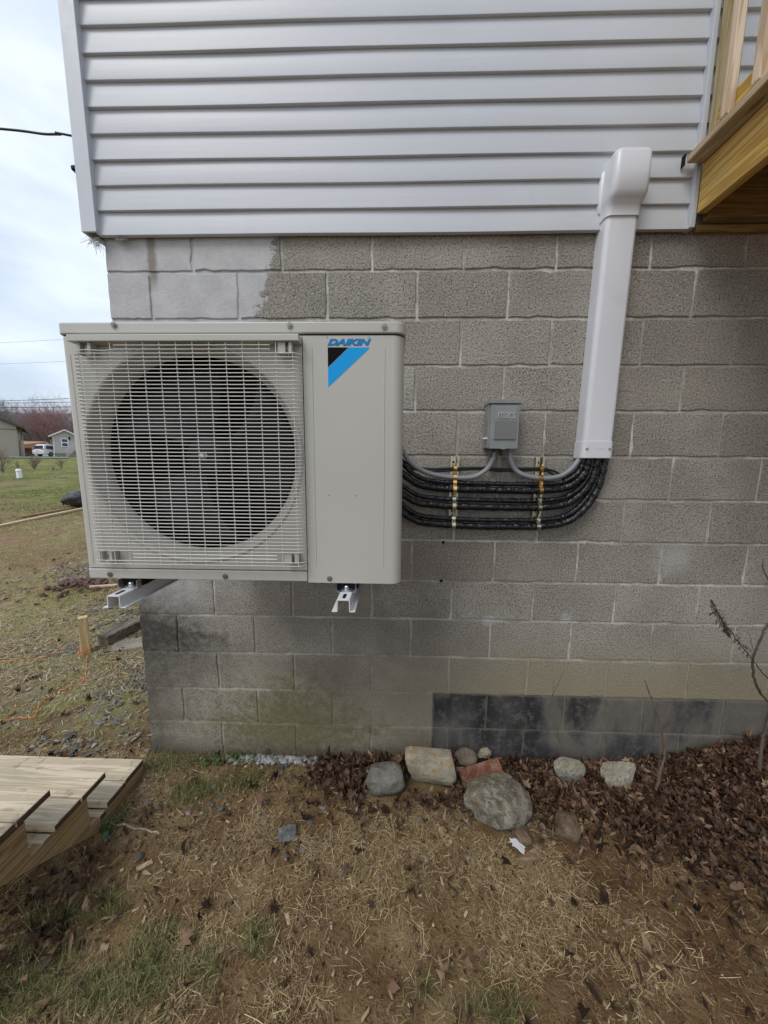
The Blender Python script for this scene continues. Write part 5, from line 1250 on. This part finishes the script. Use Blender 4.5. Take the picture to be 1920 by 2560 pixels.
for k_ in range(9):
    t = k_/8; xx = s0.x+(s1.x-s0.x)*t; MB().box(xx-.035, xx+.035, -1.53, -1.47, bz+(tz-bz)*t*.95, s0.z+(s1.z-s0.z)*t, MC).build('rail_post', m_cream, pr)
# shed with tan roof
MS, q = frame(52, 1141, 58.); a1_, a2_, a3_, a4_ = q(46,1119), q(83,1120), q(117,1104.5,.2), q(70,1104,4.)
shd = thing('brick_shed', tuple(MS @ Vector((4,2,0))), 'low dark red brick outbuilding with a tan shingle roof behind the van', 'shed')
MB().box(-2., a2_.x-.1, .2, 6, -1.5, a2_.z-.03, MS).build('wall', m_redbrick, shd)
g0, g1, g2 = q(84,1120,.25), q(117,1105,.25), q(135,1119,.25)
o = MB().prism([(g0.x,-1.5),(g2.x,-1.5),(g2.x,g2.z),(g1.x,g1.z),(g0.x,g0.z)], .25, 6, 'y', MS).build('gable_wall', m_whitet, shd); fix_normals(o.data)
rf = MB().add([MS @ Vector(p) for p in ((-2.3,-.1,a2_.z),(g0.x+.1,-.1,a2_.z),(g1.x+.1,.0,g1.z+.08),(g1.x+.1,6.3,g1.z+.08),(-1.,6.3,g1.z+.08),(-.6,3.2,g1.z+.06))], [(0,1,2,5),(5,2,3,4)]).build('roof', m_tanroof, shd)
s2 = rf.modifiers.new('s','SOLIDIFY'); s2.thickness = .12
MG, q = frame(50, 1125, 70.); f1_ = q(69,1104)
fg = thing('far_garage', tuple(MG @ Vector((1,2,0))), 'small pale building just showing between beige house and shed', 'garage')
MB().box(-2, f1_.x, 0, 5, -2, f1_.z, MG).build('wall', m_cream, fg); MB().box(.4, 1.3, -.04, -.005, f1_.z-.9, f1_.z-.4, MG).build('window', m_glass, fg)
MB().box(-2.3, f1_.x+.3, -.3, 5.3, f1_.z+.005, f1_.z+.14, MG).build('roof', m_found, fg)
# driveway
vs = []
for i in range(60):
    t = i/59; c_ = Vector(at(-60+230*t, 1146, 44.5)); c_.z = 0
    e_ = Vector((-.7,.7,0))
    for w_ in (-3.6, 3.0): p = c_+e_*w_; vs.append((p.x, p.y, zg_(p.x,p.y)+.09))
dr = MB().add(vs, [(2*i,2*i+2,2*i+3,2*i+1) for i in range(59)]).build('driveway', plain('asphalt_drive', (.17,.20,.20), .9, scale=1)); structure(dr)
# van
vb = at(97, 1146.5, 47.5); vz = zg_(vb.x, 47.5)+.10
van = thing('parked_van', (vb.x,47.5,vz), 'white minivan parked with its rear toward the lawn, in front of the shed', 'van')
ang_ = math.radians(-5); vc = Vector((vb.x, 47.5, vz))+Matrix.Rotation(ang_, 3, 'Z') @ Vector((0,2.5,0)); MV = Matrix.Translation(vc) @ Matrix.Rotation(ang_, 4, 'Z')
m_vanp = plain('white_car_paint', (.70,.72,.75), .25)
# local: length along y (rear at -y), width along x
sect = [(-2.45,.45,.95,.0),(-2.50,.55,1.05,.0),(-2.42,1.0,1.55,.0),(-2.15,1.55,1.76,.0)]
prof = [(-2.45,.32),(-2.52,.70),(-2.47,1.02),(-2.22,1.62),(-1.9,1.76),(.4,1.78),(1.0,1.62),(1.75,1.10),(2.45,.92),(2.55,.5),(2.50,.30)]
n_ = len(prof); vs = []
for xo, kx in ((-1.,0),(1.,0)):
    for yy, zz in prof:
        wx = .98 if zz < 1.05 else .98-.22*(zz-1.05)/.72; vs.append(MV @ Vector((xo*wx, yy, zz)))
o = MB().add(vs, [tuple(range(n_)), tuple(range(2*n_-1,n_-1,-1))]+[(i,(i+1)%n_,(i+1)%n_+n_,i+n_) for i in range(n_)]).build('body', m_vanp, van, bevel=.06, seg=3); fix_normals(o.data)
def vquad(name, P, mat): o = MB().add([MV @ Vector(p) for p in P], [(0,1,2,3)]).build(name, mat, van); s2 = o.modifiers.new('s','SOLIDIFY'); s2.thickness = .03; s2.offset = 0
vquad('rear_window', [(-.78,-2.475,1.08),(.78,-2.475,1.08),(.70,-2.29,1.56),(-.70,-2.29,1.56)], m_glass)
for s_ in (-1,1):
    vquad('side_window', [(s_*.985,-2.15,1.10),(s_*.985,-1.1,1.10),(s_*.90,-1.1,1.55),(s_*.91,-2.0,1.55)], m_glass)
    vquad('side_window', [(s_*.985,-1.0,1.10),(s_*.985,1.3,1.10),(s_*.90,.6,1.55),(s_*.90,-1.0,1.55)], m_glass)
    vquad('taillight', [(s_*.60,-2.53,.98),(s_*.97,-2.51,.95),(s_*.95,-2.47,1.12),(s_*.60,-2.49,1.06)], plain('red_lens', (.5,.03,.04), .2))
    for yy in (-1.55, 1.55):
        c_ = MV @ Vector((s_*.90, yy, .34)); m_ = MB(); 
        P = [(.12,-.11),(.30,-.11),(.34,-.07),(.34,.07),(.30,.11),(.0001,.11)]; vv = []
        for r_, o_ in P:
            for k_ in range(16): t = 2*PI*k_/16; vv.append(MV @ Vector((s_*.90-s_*o_*-1, yy+r_*math.cos(t), .34+r_*math.sin(t))))
        m_.add(vv, [(i*16+k_, i*16+(k_+1)%16, (i+1)*16+(k_+1)%16, (i+1)*16+k_) for i in range(5) for k_ in range(16)])
        w_o = m_.build('wheel', plain('tyre_rubber', (.02,.02,.022), .8), van)
        vv = [MV @ Vector((s_*1.02, yy+.19*math.cos(2*PI*k_/10), .34+.19*math.sin(2*PI*k_/10))) for k_ in range(10)]; MB().add(vv, [tuple(range(10))]).build('rim', m_zinc, w_o)
vquad('number_plate', [(-.25,-2.53,.74),(.25,-2.53,.74),(.25,-2.51,.88),(-.25,-2.51,.88)], m_cream)
# overhead wires
def wire(px, Y, r_, lab, nm='overhead_wire', ext=1.):
    P = [at(a_, b_, Y) for a_, b_ in px]; P = [P[0]+(P[0]-P[-1])*3*ext]+P+[P[-1]+(P[-1]-P[0])*2*ext]
    return tag(MB().tube(P, r_, 5).build(nm, m_cable, smooth=80), lab, 'wire', 'overhead wires across the sky')
wire([(0,1002.5),(80,1000),(160,997)], 40, .030, 'topmost of the three dark wires crossing just above the tree line')
wire([(0,1007.5),(80,1007),(160,1005.5)], 40, .030, 'middle of the three dark wires crossing just above the tree line')
wire([(0,1018.5),(80,1018.5),(160,1017.5)], 40, .036, 'lowest and thickest of the three dark wires at the tree line')
wire([(0,857),(80,853),(150,849)], 40, .012, 'upper of two faint thin wires high in the sky')
wire([(0,910),(80,907),(150,904)], 40, .012, 'lower of two faint thin wires high in the sky')
P = [at(-250,300,1.5), at(0,322,1.5), at(60,328,1.5), at(110,335,1.5), at(150,336,1.5), at(187,341,1.5), Vector((-.03,1.9,at(187,341,1.5).z+.02))]
tag(MB().tube(catmull(P, 8), .0085, 6).build('service_cable', m_cable, smooth=80), 'black service cable running from the house corner out across the sky', 'cable')
lf = at(190, 423, .9); fl = thing('security_light', (-.03,.9,lf.z), 'small dark security light poking out behind the siding corner', 'light')
MB().box(lf.x-.022, lf.x+.02, .88, .93, lf.z-.016, lf.z+.014, None).build('lamp_head', m_black, fl, bevel=.008); MB().tube([(lf.x,.9,lf.z),(-.02,.9,lf.z+.02)], .012, 8).build('arm', m_black, fl)
pv = at(268, 795, .55); vh = thing('wall_vent', (0,.55,pv.z), 'pale sloping hood poking out behind the wall above the unit', 'vent hood')
o = MB().prism([(0.,pv.z+.10),(-.07,pv.z-.0),(-.16,pv.z-.13),(-.16,pv.z-.17),(0.,pv.z-.17)], .50, .66, 'y').build('hood', m_trim, vh, bevel=.003); fix_normals(o.data)
